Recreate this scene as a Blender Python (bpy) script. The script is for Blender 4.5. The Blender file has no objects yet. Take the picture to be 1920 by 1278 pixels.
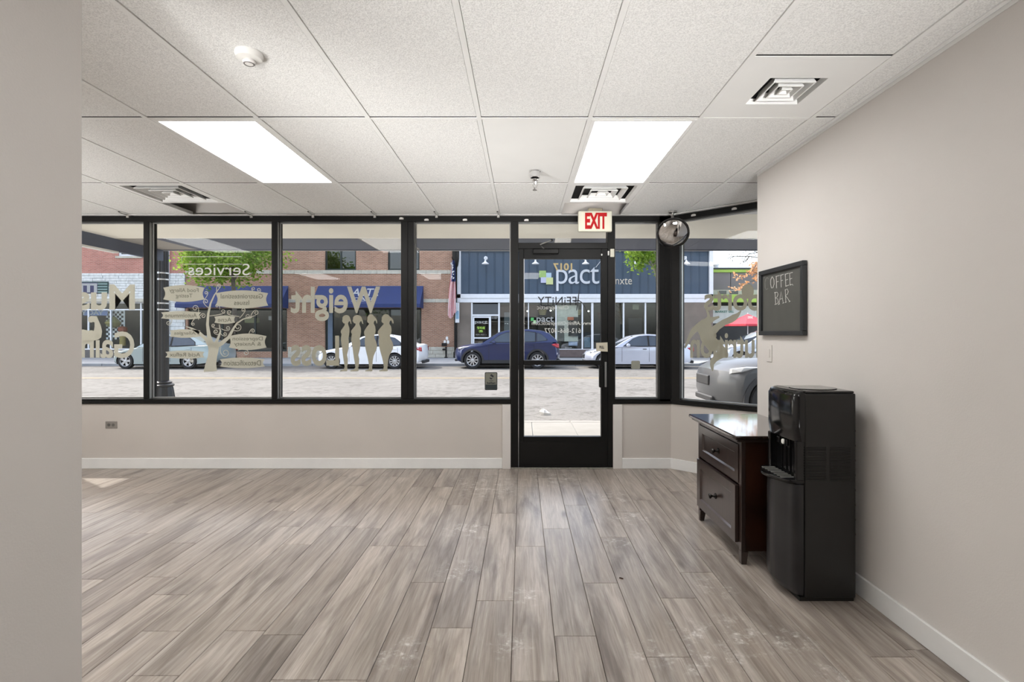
import bpy, bmesh, math, random
from mathutils import Vector, Matrix
random.seed(7)
SC = bpy.context.scene
COL = SC.collection
PI = math.pi

# ------------------------------------------------------------------ camera, sky, sun, exposure
F, CX, CY, H = 958.0, 980.0, 626.0, 1.34
cam = bpy.data.cameras.new('camera')
cam.sensor_width = 36.0
cam.lens = 36.0 * F / 1920.0
cam.shift_x = -(CX - 960.0) / 1920.0
cam.shift_y = -(639.0 - CY) / 1920.0
cam.clip_start, cam.clip_end = 0.05, 400
camo = bpy.data.objects.new('camera', cam)
COL.objects.link(camo)
camo.location = (0, 0, H)
camo.rotation_euler = (PI / 2, 0, 0)
SC.camera = camo

SUN = Vector((-0.75, 0.5, 1.0)).normalized()
wd = bpy.data.worlds.new('world')
SC.world = wd
wd.use_nodes = True
nt = wd.node_tree
bg = nt.nodes['Background']
sky = nt.nodes.new('ShaderNodeTexSky')
sky.sky_type = 'NISHITA'
sky.sun_disc = False
sky.sun_elevation = math.asin(SUN.z)
sky.sun_rotation = math.atan2(SUN.x, SUN.y)
sky.dust_density = 4.0
sky.air_density = 1.0
sky.ozone_density = 1.0
hs = nt.nodes.new('ShaderNodeHueSaturation')
hs.inputs['Saturation'].default_value = 0.62
nt.links.new(sky.outputs[0], hs.inputs['Color'])
nt.links.new(hs.outputs[0], bg.inputs[0])
bg.inputs[1].default_value = 0.64

sl = bpy.data.lights.new('sun', 'SUN')
sl.energy = 4.6
sl.angle = 0.009
sl.color = (1.0, 0.96, 0.9)
so = bpy.data.objects.new('sun', sl)
COL.objects.link(so)
so.rotation_euler = SUN.to_track_quat('Z', 'Y').to_euler()
so.location = (-20, 10, 30)

# added fill lamps, out of view, aimed up to brighten the ceiling
for nm, loc, el, yaw, sx, sy, en, spr in (('added_fill_light', (0.3, -2.7, 0.2), 22, 0, 2.4, 1.0, 29, 29), ('added_fill_light', (-2.3, 0.1, 0.15), 26, -38, 1.6, 1.0, 33, 52), ('added_fill_light', (-4.1, 0.1, 0.15), 32, -2, 1.6, 1.0, 34, 58)):
    al = bpy.data.lights.new(nm, 'AREA'); al.shape = 'RECTANGLE'; al.size = sx; al.size_y = sy; al.energy = en; al.color = (1.0, 0.99, 0.975)
    ao = bpy.data.objects.new(nm, al); COL.objects.link(ao); ao.location = loc; ao.rotation_euler = (math.radians(90 + el), 0, math.radians(yaw)); al.spread = math.radians(spr)

SC.view_settings.view_transform = 'Standard'
SC.view_settings.look = 'None'
SC.view_settings.exposure = 0.0
SC.view_settings.gamma = 1.0
SC.view_settings.use_curve_mapping = False
LAMP = 13.5            # radiance of the ceiling light diffusers
try:
    SC.cycles.max_bounces = 10
    SC.cycles.diffuse_bounces = 5
    SC.cycles.glossy_bounces = 4
    SC.cycles.transparent_max_bounces = 24
    SC.cycles.sample_clamp_indirect = 6.0
    SC.cycles.caustics_reflective = False
    SC.cycles.caustics_refractive = False
    SC.cycles.use_denoising = True
except Exception:
    pass

# ------------------------------------------------------------------ plan helpers
YW = 5.10             # inner face of the storefront wall
YB = 29.0             # facades across the street
YC = 21.4             # near side of the cars parked across the street
ZR = -0.12            # road level
ZC = H + 1.185        # ceiling level
def at(px, py, Y): return Vector(((px - CX) * Y / F, Y, H - (py - CY) * Y / F))
def ux(px, Y): return (px - CX) * Y / F
def uz(py, Y): return H - (py - CY) * Y / F
def wx(px): return ux(px, YW)
def wz(py): return uz(py, YW)
def fx(px): return ux(px, YB)
def fz(py): return uz(py, YB)
AC = Vector((1.48, YW, 0))                 # corner where the storefront turns
AU = Vector((0.75, -0.6614, 0))            # along the angled bay
AN = Vector((0.6614, 0.75, 0))             # outward from the angled bay
def ang(s, d, z): return AC + AU * s + AN * d + Vector((0, 0, z))
def on_ang(px, py, off):
    c = AC + AN * off
    k = (px - CX) / F
    s = (k * c.y - c.x) / (AU.x - k * AU.y)
    p = c + AU * s
    return Vector((p.x, p.y, H - (py - CY) * p.y / F))

# ------------------------------------------------------------------ materials
MATS = {}
def newmat(name):
    m = bpy.data.materials.new(name)
    m.use_nodes = True
    MATS[name] = m
    nt = m.node_tree
    return m, nt, nt.nodes['Principled BSDF'], nt.nodes.new, nt.links.new
def pset(b, **k):
    for a, v in k.items():
        a = {'spec': 'Specular IOR Level', 'rough': 'Roughness', 'metal': 'Metallic', 'color': 'Base Color', 'coat': 'Coat Weight',
             'emit': 'Emission Color', 'estr': 'Emission Strength', 'alpha': 'Alpha', 'coatr': 'Coat Roughness'}[a]
        b.inputs[a].default_value = v
def c4(c): return (c[0], c[1], c[2], 1.0)
def M(name, color, rough=0.5, metal=0.0, spec=0.5, var=0.08, vs=6.0, bump=0.0, bs=60.0, coat=0.0, rvar=0.0, detail=4.0):
    """a principled material with gentle noise in its colour, and fine relief when asked"""
    m, nt, b, N, L = newmat(name)
    pset(b, rough=rough, metal=metal, spec=spec, coat=coat)
    geo = N('ShaderNodeNewGeometry')
    n = N('ShaderNodeTexNoise'); n.inputs['Scale'].default_value = vs; n.inputs['Detail'].default_value = detail
    L(geo.outputs['Position'], n.inputs['Vector'])
    r = N('ShaderNodeValToRGB')
    r.color_ramp.elements[0].position = 0.3; r.color_ramp.elements[1].position = 0.7
    r.color_ramp.elements[0].color = c4([x * (1 - var) for x in color])
    r.color_ramp.elements[1].color = c4([min(1, x * (1 + var)) for x in color])
    L(n.outputs['Fac'], r.inputs[0]); L(r.outputs[0], b.inputs['Base Color'])
    if rvar:
        mr = N('ShaderNodeMapRange'); mr.inputs[3].default_value = max(0, rough - rvar); mr.inputs[4].default_value = rough + rvar
        L(n.outputs['Fac'], mr.inputs[0]); L(mr.outputs[0], b.inputs['Roughness'])
    if bump:
        n2 = N('ShaderNodeTexNoise'); n2.inputs['Scale'].default_value = bs; n2.inputs['Detail'].default_value = 3
        L(geo.outputs['Position'], n2.inputs['Vector'])
        bp = N('ShaderNodeBump'); bp.inputs['Strength'].default_value = bump; bp.inputs['Distance'].default_value = 0.01
        L(n2.outputs['Fac'], bp.inputs['Height']); L(bp.outputs[0], b.inputs['Normal'])
    return m
def glass(name, tint=(0.995, 1.0, 0.998), refl=1.0, rough=0.0):
    m, nt, b, N, L = newmat(name)
    nt.nodes.remove(b)
    t = N('ShaderNodeBsdfTransparent'); t.inputs[0].default_value = c4(tint)
    g = N('ShaderNodeBsdfGlossy'); g.inputs['Roughness'].default_value = rough; g.inputs[0].default_value = (1, 1, 1, 1)
    f = N('ShaderNodeFresnel'); geo = N('ShaderNodeNewGeometry')
    io = N('ShaderNodeMapRange'); io.inputs[3].default_value = 1.45; io.inputs[4].default_value = 1 / 1.45      # the same surface reflectance from both sides of a pane
    L(geo.outputs['Backfacing'], io.inputs[0]); L(io.outputs[0], f.inputs[0])
    mu = N('ShaderNodeMath'); mu.operation = 'MULTIPLY'; mu.inputs[1].default_value = refl
    mx = N('ShaderNodeMixShader')
    L(f.outputs[0], mu.inputs[0]); L(mu.outputs[0], mx.inputs[0]); L(t.outputs[0], mx.inputs[1]); L(g.outputs[0], mx.inputs[2])
    L(mx.outputs[0], nt.nodes['Material Output'].inputs[0])
    return m
def emit(name, color, s):
    m, nt, b, N, L = newmat(name)
    pset(b, color=c4(color), emit=c4(color), estr=s, rough=0.5)
    return m
def vinyl(name, color, tr=0.35):
    m, nt, b, N, L = newmat(name)
    nt.nodes.remove(b)
    d = N('ShaderNodeBsdfDiffuse'); t = N('ShaderNodeBsdfTranslucent'); mx = N('ShaderNodeMixShader')
    geo = N('ShaderNodeNewGeometry')
    n = N('ShaderNodeTexNoise'); n.inputs['Scale'].default_value = 220
    L(geo.outputs['Position'], n.inputs['Vector'])
    r = N('ShaderNodeValToRGB'); r.color_ramp.elements[0].position = .3; r.color_ramp.elements[1].position = .7
    r.color_ramp.elements[0].color = c4([x * .94 for x in color]); r.color_ramp.elements[1].color = c4([min(1, x * 1.06) for x in color])
    L(n.outputs['Fac'], r.inputs[0]); L(r.outputs[0], d.inputs[0]); L(r.outputs[0], t.inputs[0])
    mx.inputs[0].default_value = tr
    L(d.outputs[0], mx.inputs[1]); L(t.outputs[0], mx.inputs[2]); L(mx.outputs[0], nt.nodes['Material Output'].inputs[0])
    return m
def brickmat(name, c1, c2, mortar, bw=0.21, bh=0.068, ms=0.009, rough=0.9):
    m, nt, b, N, L = newmat(name)
    pset(b, rough=rough, spec=0.2)
    geo = N('ShaderNodeNewGeometry'); sp = N('ShaderNodeSeparateXYZ'); cb = N('ShaderNodeCombineXYZ'); ad = N('ShaderNodeMath'); ad.operation = 'ADD'
    L(geo.outputs['Position'], sp.inputs[0]); L(sp.outputs[0], ad.inputs[0]); L(sp.outputs[1], ad.inputs[1])
    L(ad.outputs[0], cb.inputs[0]); L(sp.outputs[2], cb.inputs[1])
    t = N('ShaderNodeTexBrick'); L(cb.outputs[0], t.inputs['Vector'])
    t.inputs['Color1'].default_value = c4(c1); t.inputs['Color2'].default_value = c4(c2); t.inputs['Mortar'].default_value = c4(mortar)
    t.inputs['Scale'].default_value = 1.0; t.inputs['Mortar Size'].default_value = ms
    t.inputs['Brick Width'].default_value = bw; t.inputs['Row Height'].default_value = bh
    n = N('ShaderNodeTexNoise'); n.inputs['Scale'].default_value = 0.9; n.inputs['Detail'].default_value = 6
    L(geo.outputs['Position'], n.inputs['Vector'])
    mr = N('ShaderNodeMapRange'); mr.inputs[3].default_value = 0.75; mr.inputs[4].default_value = 1.25
    L(n.outputs['Fac'], mr.inputs[0])
    mx = N('ShaderNodeMix'); mx.data_type = 'RGBA'; mx.blend_type = 'MULTIPLY'; mx.inputs[0].default_value = 1.0
    L(t.outputs['Color'], mx.inputs[6]); L(mr.outputs[0], mx.inputs[7]); L(mx.outputs[2], b.inputs['Base Color'])
    bp = N('ShaderNodeBump'); bp.inputs['Strength'].default_value = 0.6; bp.inputs['Distance'].default_value = 0.01; bp.invert = True
    L(t.outputs['Fac'], bp.inputs['Height']); L(bp.outputs[0], b.inputs['Normal'])
    return m
def floor_mat():
    m, nt, b, N, L = newmat('vinyl_plank')
    def math_(op, a=None, c=None, v=None):
        q = N('ShaderNodeMath'); q.operation = op
        if a is not None: L(a, q.inputs[0])
        if c is not None: L(c, q.inputs[1])
        if v is not None: q.inputs[1].default_value = v
        return q.outputs[0]
    geo = N('ShaderNodeNewGeometry'); oi = N('ShaderNodeObjectInfo'); sp = N('ShaderNodeSeparateXYZ')
    L(geo.outputs['Position'], sp.inputs[0])
    rnd = oi.outputs['Random']
    off = math_('MULTIPLY', rnd, v=53.0)
    def coords(kx, ky):
        cb = N('ShaderNodeCombineXYZ')
        L(math_('MULTIPLY', sp.outputs[0], v=kx), cb.inputs[0]); L(math_('MULTIPLY', sp.outputs[1], v=ky), cb.inputs[1]); L(off, cb.inputs[2])
        return cb.outputs[0]
    def noise(vec, detail, dist=0.0, rough=0.55):
        n = N('ShaderNodeTexNoise'); n.inputs['Scale'].default_value = 1.0; n.inputs['Detail'].default_value = detail
        n.inputs['Distortion'].default_value = dist; n.inputs['Roughness'].default_value = rough
        L(vec, n.inputs['Vector']); return n.outputs['Fac']
    grain = noise(coords(150, 5.0), 6, 0.6, 0.65)
    broad = noise(coords(26, 1.7), 5, 1.6)
    smoke = noise(coords(7.5, 1.15), 4, 1.1)
    w = N('ShaderNodeTexWave'); w.wave_type = 'RINGS'; w.rings_direction = 'Y'
    w.inputs['Scale'].default_value = 1.0; w.inputs['Distortion'].default_value = 5.0; w.inputs['Detail'].default_value = 3.0
    L(coords(9.0, 0.8), w.inputs['Vector'])
    def ramp(fac, stops):
        r = N('ShaderNodeValToRGB'); e = r.color_ramp.elements
        while len(e) < len(stops): e.new(0.5)
        for q, (p, c) in zip(e, stops): q.position = p; q.color = c4(c)
        L(fac, r.inputs[0]); return r.outputs[0]
    def mix(mode, fac, a, c, ff=None):
        x = N('ShaderNodeMix'); x.data_type = 'RGBA'; x.blend_type = mode
        if ff is not None: L(ff, x.inputs[0])
        else: x.inputs[0].default_value = fac
        L(a, x.inputs[6])
        if isinstance(c, tuple): x.inputs[7].default_value = c4(c)
        else: L(c, x.inputs[7])
        return x.outputs[2]
    base = ramp(broad, [(0.25, (0.25, 0.21, 0.178)), (0.5, (0.355, 0.312, 0.276)), (0.75, (0.47, 0.428, 0.39))])
    base = mix('MULTIPLY', 0.6, base, ramp(grain, [(0.3, (0.62, 0.6, 0.58)), (0.58, (1.05, 1.05, 1.05))]))
    base = mix('MULTIPLY', 0.28, base, ramp(w.outputs['Fac'], [(0.0, (0.6, 0.57, 0.54)), (0.6, (1.06, 1.06, 1.06))]))
    base = mix('MULTIPLY', 0.75, base, ramp(smoke, [(0.33, (0.48, 0.45, 0.45)), (0.5, (0.98, 0.98, 0.98)), (0.7, (1.12, 1.1, 1.08))]))
    kn = N('ShaderNodeTexVoronoi'); kn.inputs['Scale'].default_value = 1.0; L(coords(4.6, 1.5), kn.inputs['Vector'])
    base = mix('MULTIPLY', 0.8, base, ramp(kn.outputs['Distance'], [(0.0, (0.22, 0.2, 0.2)), (0.06, (0.5, 0.47, 0.46)), (0.13, (0.92, 0.91, 0.9)), (0.22, (1, 1, 1))]))
    tone = ramp(rnd, [(0.0, (0.84, 0.82, 0.81)), (0.35, (0.97, 0.965, 0.96)), (0.7, (1.05, 1.045, 1.04)), (1.0, (1.16, 1.15, 1.13))])
    base = mix('MULTIPLY', 1.0, base, tone)
    # dusty footprints: pale scuffs kept to where the photograph has them
    spots = [(0.97, 2.28, 0.20), (0.76, 2.30, 0.14), (1.17, 2.24, 0.15), (0.54, 2.16, 0.12), (0.68, 2.09, 0.12), (0.82, 2.11, 0.14), (1.24, 2.0, 0.13), (1.03, 2.71, 0.14),
             (0.75, 4.22, 0.22), (0.77, 3.73, 0.20), (0.60, 3.3, 0.12), (-0.3, 4.5, 0.45), (0.3, 4.75, 0.4), (-0.36, 3.5, 0.22), (-0.5, 2.15, 0.14), (-0.05, 2.2, 0.12), (0.02, 2.62, 0.12), (-0.36, 2.9, 0.16)]
    total = None
    for x, y, r in spots:
        vm = N('ShaderNodeVectorMath'); vm.operation = 'DISTANCE'; vm.inputs[1].default_value = (x, y, 0)
        L(geo.outputs['Position'], vm.inputs[0])
        mr = N('ShaderNodeMapRange'); mr.inputs[1].default_value = r; mr.inputs[2].default_value = r * 0.25; mr.inputs[3].default_value = 0; mr.inputs[4].default_value = 1
        L(vm.outputs['Value'], mr.inputs[0])
        total = mr.outputs[0] if total is None else math_('MAXIMUM', total, mr.outputs[0])
    sc = N('ShaderNodeTexVoronoi'); sc.inputs['Scale'].default_value = 48; L(geo.outputs['Position'], sc.inputs['Vector'])
    n3 = N('ShaderNodeTexNoise'); n3.inputs['Scale'].default_value = 13; n3.inputs['Detail'].default_value = 7; n3.inputs['Roughness'].default_value = 0.75
    L(geo.outputs['Position'], n3.inputs['Vector'])
    mk = N('ShaderNodeMapRange'); mk.inputs[1].default_value = 0.50; mk.inputs[2].default_value = 0.60; L(n3.outputs['Fac'], mk.inputs[0])
    mv = N('ShaderNodeMapRange'); mv.inputs[1].default_value = 0.55; mv.inputs[2].default_value = 0.25; mv.inputs[3].default_value = 0.35; mv.inputs[4].default_value = 1.0; L(sc.outputs['Distance'], mv.inputs[0])
    dust = math_('MULTIPLY', math_('MULTIPLY', total, mk.outputs[0]), mv.outputs[0])
    dust = math_('MULTIPLY', dust, v=0.85)
    base = mix('MIX', 0, base, (0.72, 0.70, 0.67), dust)
    L(base, b.inputs['Base Color'])
    mr = N('ShaderNodeMapRange'); mr.inputs[3].default_value = 0.27; mr.inputs[4].default_value = 0.42
    L(broad, mr.inputs[0]); L(mr.outputs[0], b.inputs['Roughness'])
    pset(b, spec=0.5)
    bp = N('ShaderNodeBump'); bp.inputs['Strength'].default_value = 0.12; bp.inputs['Distance'].default_value = 0.002
    L(grain, bp.inputs['Height']); L(bp.outputs[0], b.inputs['Normal'])
    return m
def tile_mat(name='ceiling_tile', c=(0.80, 0.80, 0.785)):
    m, nt, b, N, L = newmat(name)
    pset(b, rough=0.95, spec=0.1)
    geo = N('ShaderNodeNewGeometry')
    n = N('ShaderNodeTexNoise'); n.inputs['Scale'].default_value = 190; n.inputs['Detail'].default_value = 3; L(geo.outputs['Position'], n.inputs['Vector'])
    v = N('ShaderNodeTexVoronoi'); v.inputs['Scale'].default_value = 260; L(geo.outputs['Position'], v.inputs['Vector'])
    r = N('ShaderNodeValToRGB'); r.color_ramp.elements[0].position = 0.36; r.color_ramp.elements[1].position = 0.6
    r.color_ramp.elements[0].color = c4([x * 0.86 for x in c]); r.color_ramp.elements[1].color = c4([min(1, x * 1.08) for x in c])
    L(n.outputs['Fac'], r.inputs[0]); L(r.outputs[0], b.inputs['Base Color'])
    bp = N('ShaderNodeBump'); bp.inputs['Strength'].default_value = 0.6; bp.inputs['Distance'].default_value = 0.004
    L(n.outputs['Fac'], bp.inputs['Height']); L(bp.outputs[0], b.inputs['Normal'])
    return m
def asphalt_mat():
    m, nt, b, N, L = newmat('asphalt')
    pset(b, rough=0.95, spec=0.2)
    geo = N('ShaderNodeNewGeometry')
    n = N('ShaderNodeTexNoise'); n.inputs['Scale'].default_value = 28; n.inputs['Detail'].default_value = 8; n.inputs['Roughness'].default_value = 0.8; L(geo.outputs['Position'], n.inputs['Vector'])
    n2 = N('ShaderNodeTexNoise'); n2.inputs['Scale'].default_value = 0.35; n2.inputs['Detail'].default_value = 6; L(geo.outputs['Position'], n2.inputs['Vector'])
    n3 = N('ShaderNodeTexNoise'); n3.inputs['Scale'].default_value = 3.0; n3.inputs['Detail'].default_value = 6; n3.inputs['Distortion'].default_value = 1.5; L(geo.outputs['Position'], n3.inputs['Vector'])
    def rp(f, a, c, p0, p1):
        r = N('ShaderNodeValToRGB'); r.color_ramp.elements[0].position = p0; r.color_ramp.elements[1].position = p1
        r.color_ramp.elements[0].color = c4(a); r.color_ramp.elements[1].color = c4(c); L(f, r.inputs[0]); return r.outputs[0]
    def mul(a, c):
        x = N('ShaderNodeMix'); x.data_type = 'RGBA'; x.blend_type = 'MULTIPLY'; x.inputs[0].default_value = 1; L(a, x.inputs[6]); L(c, x.inputs[7]); return x.outputs[2]
    o = mul(rp(n.outputs['Fac'], (0.126, 0.120, 0.111), (0.215, 0.206, 0.193), 0.35, 0.65), rp(n2.outputs['Fac'], (0.85, 0.85, 0.85), (1.1, 1.1, 1.1), 0.35, 0.65))
    o = mul(o, rp(n3.outputs['Fac'], (0.70, 0.69, 0.68), (1, 1, 1), 0.36, 0.50))
    L(o, b.inputs['Base Color'])
    bp = N('ShaderNodeBump'); bp.inputs['Strength'].default_value = 0.4; bp.inputs['Distance'].default_value = 0.01
    L(n.outputs['Fac'], bp.inputs['Height']); L(bp.outputs[0], b.inputs['Normal'])
    return m
def wood_mat(name, dark, light, rough=0.25, kx=3.0, kz=40.0):
    m, nt, b, N, L = newmat(name)
    pset(b, rough=rough, spec=0.5, coat=0.25, coatr=0.15)
    geo = N('ShaderNodeNewGeometry'); mp = N('ShaderNodeMapping'); mp.inputs['Scale'].default_value = (kz, kx, kx if kz > 20 else kz)
    L(geo.outputs['Position'], mp.inputs[0])
    n = N('ShaderNodeTexNoise'); n.inputs['Scale'].default_value = 1; n.inputs['Detail'].default_value = 6; n.inputs['Distortion'].default_value = 0.8; L(mp.outputs[0], n.inputs['Vector'])
    r = N('ShaderNodeValToRGB'); r.color_ramp.elements[0].position = 0.3; r.color_ramp.elements[1].position = 0.75
    r.color_ramp.elements[0].color = c4(dark); r.color_ramp.elements[1].color = c4(light)
    L(n.outputs['Fac'], r.inputs[0]); L(r.outputs[0], b.inputs['Base Color'])
    return m
def leaf_mat(name, a, c):
    m, nt, b, N, L = newmat(name)
    nt.nodes.remove(b)
    geo = N('ShaderNodeNewGeometry')
    r = N('ShaderNodeValToRGB'); r.color_ramp.elements[0].color = c4(a); r.color_ramp.elements[1].color = c4(c)
    L(geo.outputs['Random Per Island'], r.inputs[0])
    d = N('ShaderNodeBsdfDiffuse'); t = N('ShaderNodeBsdfTranslucent'); mx = N('ShaderNodeMixShader'); mx.inputs[0].default_value = 0.5
    L(r.outputs[0], d.inputs[0]); L(r.outputs[0], t.inputs[0]); L(d.outputs[0], mx.inputs[1]); L(t.outputs[0], mx.inputs[2])
    L(mx.outputs[0], nt.nodes['Material Output'].inputs[0])
    return m

# ------------------------------------------------------------------ mesh builder
class MB:
    def __init__(s): s.v = []; s.f = []; s.mi = []; s.m = 0
    def add(s, vs, fs):
        o = len(s.v); s.v += [Vector(p) for p in vs]
        for f in fs: s.f.append([o + i for i in f]); s.mi.append(s.m)
        return s
    def hexa(s, p): return s.add(p, [(0, 3, 2, 1), (4, 5, 6, 7), (0, 1, 5, 4), (1, 2, 6, 5), (2, 3, 7, 6), (3, 0, 4, 7)])
    def box(s, x0, x1, y0, y1, z0, z1):
        x0, x1 = min(x0, x1), max(x0, x1); y0, y1 = min(y0, y1), max(y0, y1); z0, z1 = min(z0, z1), max(z0, z1)
        return s.hexa([(x0, y0, z0), (x1, y0, z0), (x1, y1, z0), (x0, y1, z0), (x0, y0, z1), (x1, y0, z1), (x1, y1, z1), (x0, y1, z1)])
    def abox(s, s0, s1, d0, d1, z0, z1):      # a box in the angled bay's own frame
        return s.hexa([ang(s0, d0, z0), ang(s1, d0, z0), ang(s1, d1, z0), ang(s0, d1, z0), ang(s0, d0, z1), ang(s1, d0, z1), ang(s1, d1, z1), ang(s0, d1, z1)])
    def prism(s, poly, fn, a, b):             # poly of 2D points swept between fn(p, a) and fn(p, b)
        n = len(poly)
        return s.add([fn(p, a) for p in poly] + [fn(p, b) for p in poly],
                     [tuple(range(n - 1, -1, -1)), tuple(range(n, 2 * n))] + [(i, (i + 1) % n, n + (i + 1) % n, n + i) for i in range(n)])
    def flat(s, pts): return s.add(pts, [tuple(range(len(pts)))])
    def lathe(s, prof, origin, axis='Z', seg=24, cap=True):
        o = Vector(origin); vs = []; fs = []; n = len(prof)
        for k in range(seg):
            a = 2 * PI * k / seg; ca, sa = math.cos(a), math.sin(a)
            for r, h in prof:
                p = {'Z': (r * ca, r * sa, h), 'Y': (r * ca, h, r * sa), 'X': (h, r * ca, r * sa)}[axis]
                vs.append(o + Vector(p))
        for k in range(seg):
            k2 = (k + 1) % seg
            for i in range(n - 1):
                fs.append((k * n + i, k2 * n + i, k2 * n + i + 1, k * n + i + 1))
        if cap:
            if prof[0][0] > 1e-6: fs.append(tuple(k * n for k in range(seg))[::-1])
            if prof[-1][0] > 1e-6: fs.append(tuple(k * n + n - 1 for k in range(seg)))
        return s.add(vs, fs)
    def tube(s, pts, r, seg=8, r1=None):
        pts = [Vector(p) for p in pts]; n = len(pts); vs = []; fs = []
        r1 = r if r1 is None else r1
        for i, p in enumerate(pts):
            t = (pts[min(i + 1, n - 1)] - pts[max(i - 1, 0)]).normalized()
            u = t.cross(Vector((0, 0, 1)))
            if u.length < 1e-3: u = t.cross(Vector((1, 0, 0)))
            u.normalize(); w = t.cross(u)
            rr = r + (r1 - r) * i / max(1, n - 1)
            for k in range(seg):
                a = 2 * PI * k / seg
                vs.append(p + (u * math.cos(a) + w * math.sin(a)) * rr)
        for i in range(n - 1):
            for k in range(seg):
                k2 = (k + 1) % seg
                fs.append((i * seg + k, i * seg + k2, (i + 1) * seg + k2, (i + 1) * seg + k))
        fs.append(tuple(range(seg))[::-1]); fs.append(tuple((n - 1) * seg + k for k in range(seg)))
        return s.add(vs, fs)
    def ribbon(s, pts, ws, fn):               # a strip of varying width in a plane; fn maps plane points to the world
        L, R = [], []
        n = len(pts)
        for i in range(n):
            ax, ay = pts[max(0, i - 1)]; bx, by = pts[min(n - 1, i + 1)]
            dx, dy = bx - ax, by - ay; l = math.hypot(dx, dy) or 1
            w = (ws[i] if hasattr(ws, '__len__') else ws) / 2
            L.append(fn(pts[i][0] - dy / l * w, pts[i][1] + dx / l * w)); R.append(fn(pts[i][0] + dy / l * w, pts[i][1] - dx / l * w))
        return s.add(L + R, [(i, i + 1, n + i + 1, n + i) for i in range(n - 1)])
def origin(o):
    p = Vector((0, 0, 0))
    while o is not None: p += o.location; o = o.parent
    return p
def build(name, mb, mat, parent=None, smooth=False, bevel=0.0, seg=2, fix=True):
    o0 = origin(parent)
    me = bpy.data.meshes.new(name)
    me.from_pydata([p - o0 for p in mb.v], [], mb.f)
    mats = mat if isinstance(mat, (list, tuple)) else [mat]
    for m in mats: me.materials.append(m)
    if len(mats) > 1:
        for p, i in zip(me.polygons, mb.mi): p.material_index = i
    if fix or bevel:
        bm = bmesh.new(); bm.from_mesh(me)
        bmesh.ops.remove_doubles(bm, verts=bm.verts, dist=1e-6)
        bmesh.ops.recalc_face_normals(bm, faces=bm.faces)
        if bevel:
            es = [e for e in bm.edges if len(e.link_faces) == 2 and e.calc_face_angle(0) > 0.6]
            bmesh.ops.bevel(bm, geom=es, offset=bevel, segments=seg, profile=0.5, affect='EDGES')
        bm.to_mesh(me); bm.free()
    o = bpy.data.objects.new(name, me)
    COL.objects.link(o)
    if parent is not None: o.parent = parent
    if smooth:
        me.polygons.foreach_set('use_smooth', [True] * len(me.polygons))
        try: me.set_sharp_from_angle(angle=0.6)
        except Exception: pass
    return o
def copy_part(o, parent, loc):
    c = o.copy(); COL.objects.link(c); c.parent = parent; c.location = loc
    return c
def tag(o, label=None, cat=None, group=None, kind=None):
    if label: o['label'] = label
    if cat: o['category'] = cat
    if group: o['group'] = group
    if kind: o['kind'] = kind
    return o
def thing(name, label, cat, loc=(0, 0, 0), group=None, kind=None):
    o = bpy.data.objects.new(name, None); COL.objects.link(o); o.location = loc; o.empty_display_size = 0.1
    return tag(o, label, cat, group, kind)
def struct(name, label, loc=(0, 0, 0)):
    o = thing(name, label, None, loc, None, 'structure')
    return o
def text_polys(txt, bold=0.0, extrude=0.0, spacing=1.0, line=1.0):
    c = bpy.data.curves.new('text', 'FONT'); c.body = txt; c.offset = bold; c.extrude = extrude
    c.space_character = spacing; c.space_line = line; c.align_x = 'CENTER'; c.resolution_u = 4
    o = bpy.data.objects.new('text', c)
    me = o.to_mesh()
    vs = [v.co.copy() for v in me.vertices]; fs = [tuple(p.vertices) for p in me.polygons]
    o.to_mesh_clear(); bpy.data.objects.remove(o); bpy.data.curves.remove(c)
    return vs, fs
def lettering(mb, txt, x0, x1, y0, y1, fn, bold=0.0, mirror=False, spacing=1.0, line=1.0, depth=None):
    """letters fitted into the box x0..x1, y0 (top)..y1 (bottom) of a surface; fn maps its points to the world"""
    vs, fs = text_polys(txt, bold, 0.02 if depth else 0.0, spacing, line)
    ax = min(v.x for v in vs); bx = max(v.x for v in vs); ay = min(v.y for v in vs); by = max(v.y for v in vs)
    out = []
    for v in vs:
        u = (v.x - ax) / (bx - ax); w = (v.y - ay) / (by - ay)
        p = fn((x1 - u * (x1 - x0)) if mirror else (x0 + u * (x1 - x0)), y1 + w * (y0 - y1))
        if depth: p = p + depth * (1.0 if v.z > 0 else 0.0)
        out.append(p)
    mb.add(out, fs)
    return mb
def circle(cx, cy, r, n=20, ry=None): return [(cx + r * math.cos(2 * PI * i / n), cy + (ry or r) * math.sin(2 * PI * i / n)) for i in range(n)]
def arc(cx, cy, r, a0, a1, n=8): return [(cx + r * math.cos(a0 + (a1 - a0) * i / n), cy + r * math.sin(a0 + (a1 - a0) * i / n)) for i in range(n + 1)]
def cells(mb, x0, x1, z0, z1, y0, y1, holes):
    """a wall between x0..x1, z0..z1 with rectangular openings"""
    xs = sorted({x0, x1, *[min(max(h[i], x0), x1) for h in holes for i in (0, 1)]}); zs = sorted({z0, z1, *[min(max(h[i], z0), z1) for h in holes for i in (2, 3)]})
    for i in range(len(xs) - 1):
        for k in range(len(zs) - 1):
            mx, mz = (xs[i] + xs[i + 1]) / 2, (zs[k] + zs[k + 1]) / 2
            if not any(h[0] < mx < h[1] and h[2] < mz < h[3] for h in holes): mb.box(xs[i], xs[i + 1], y0, y1, zs[k], zs[k + 1])
    return mb
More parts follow.
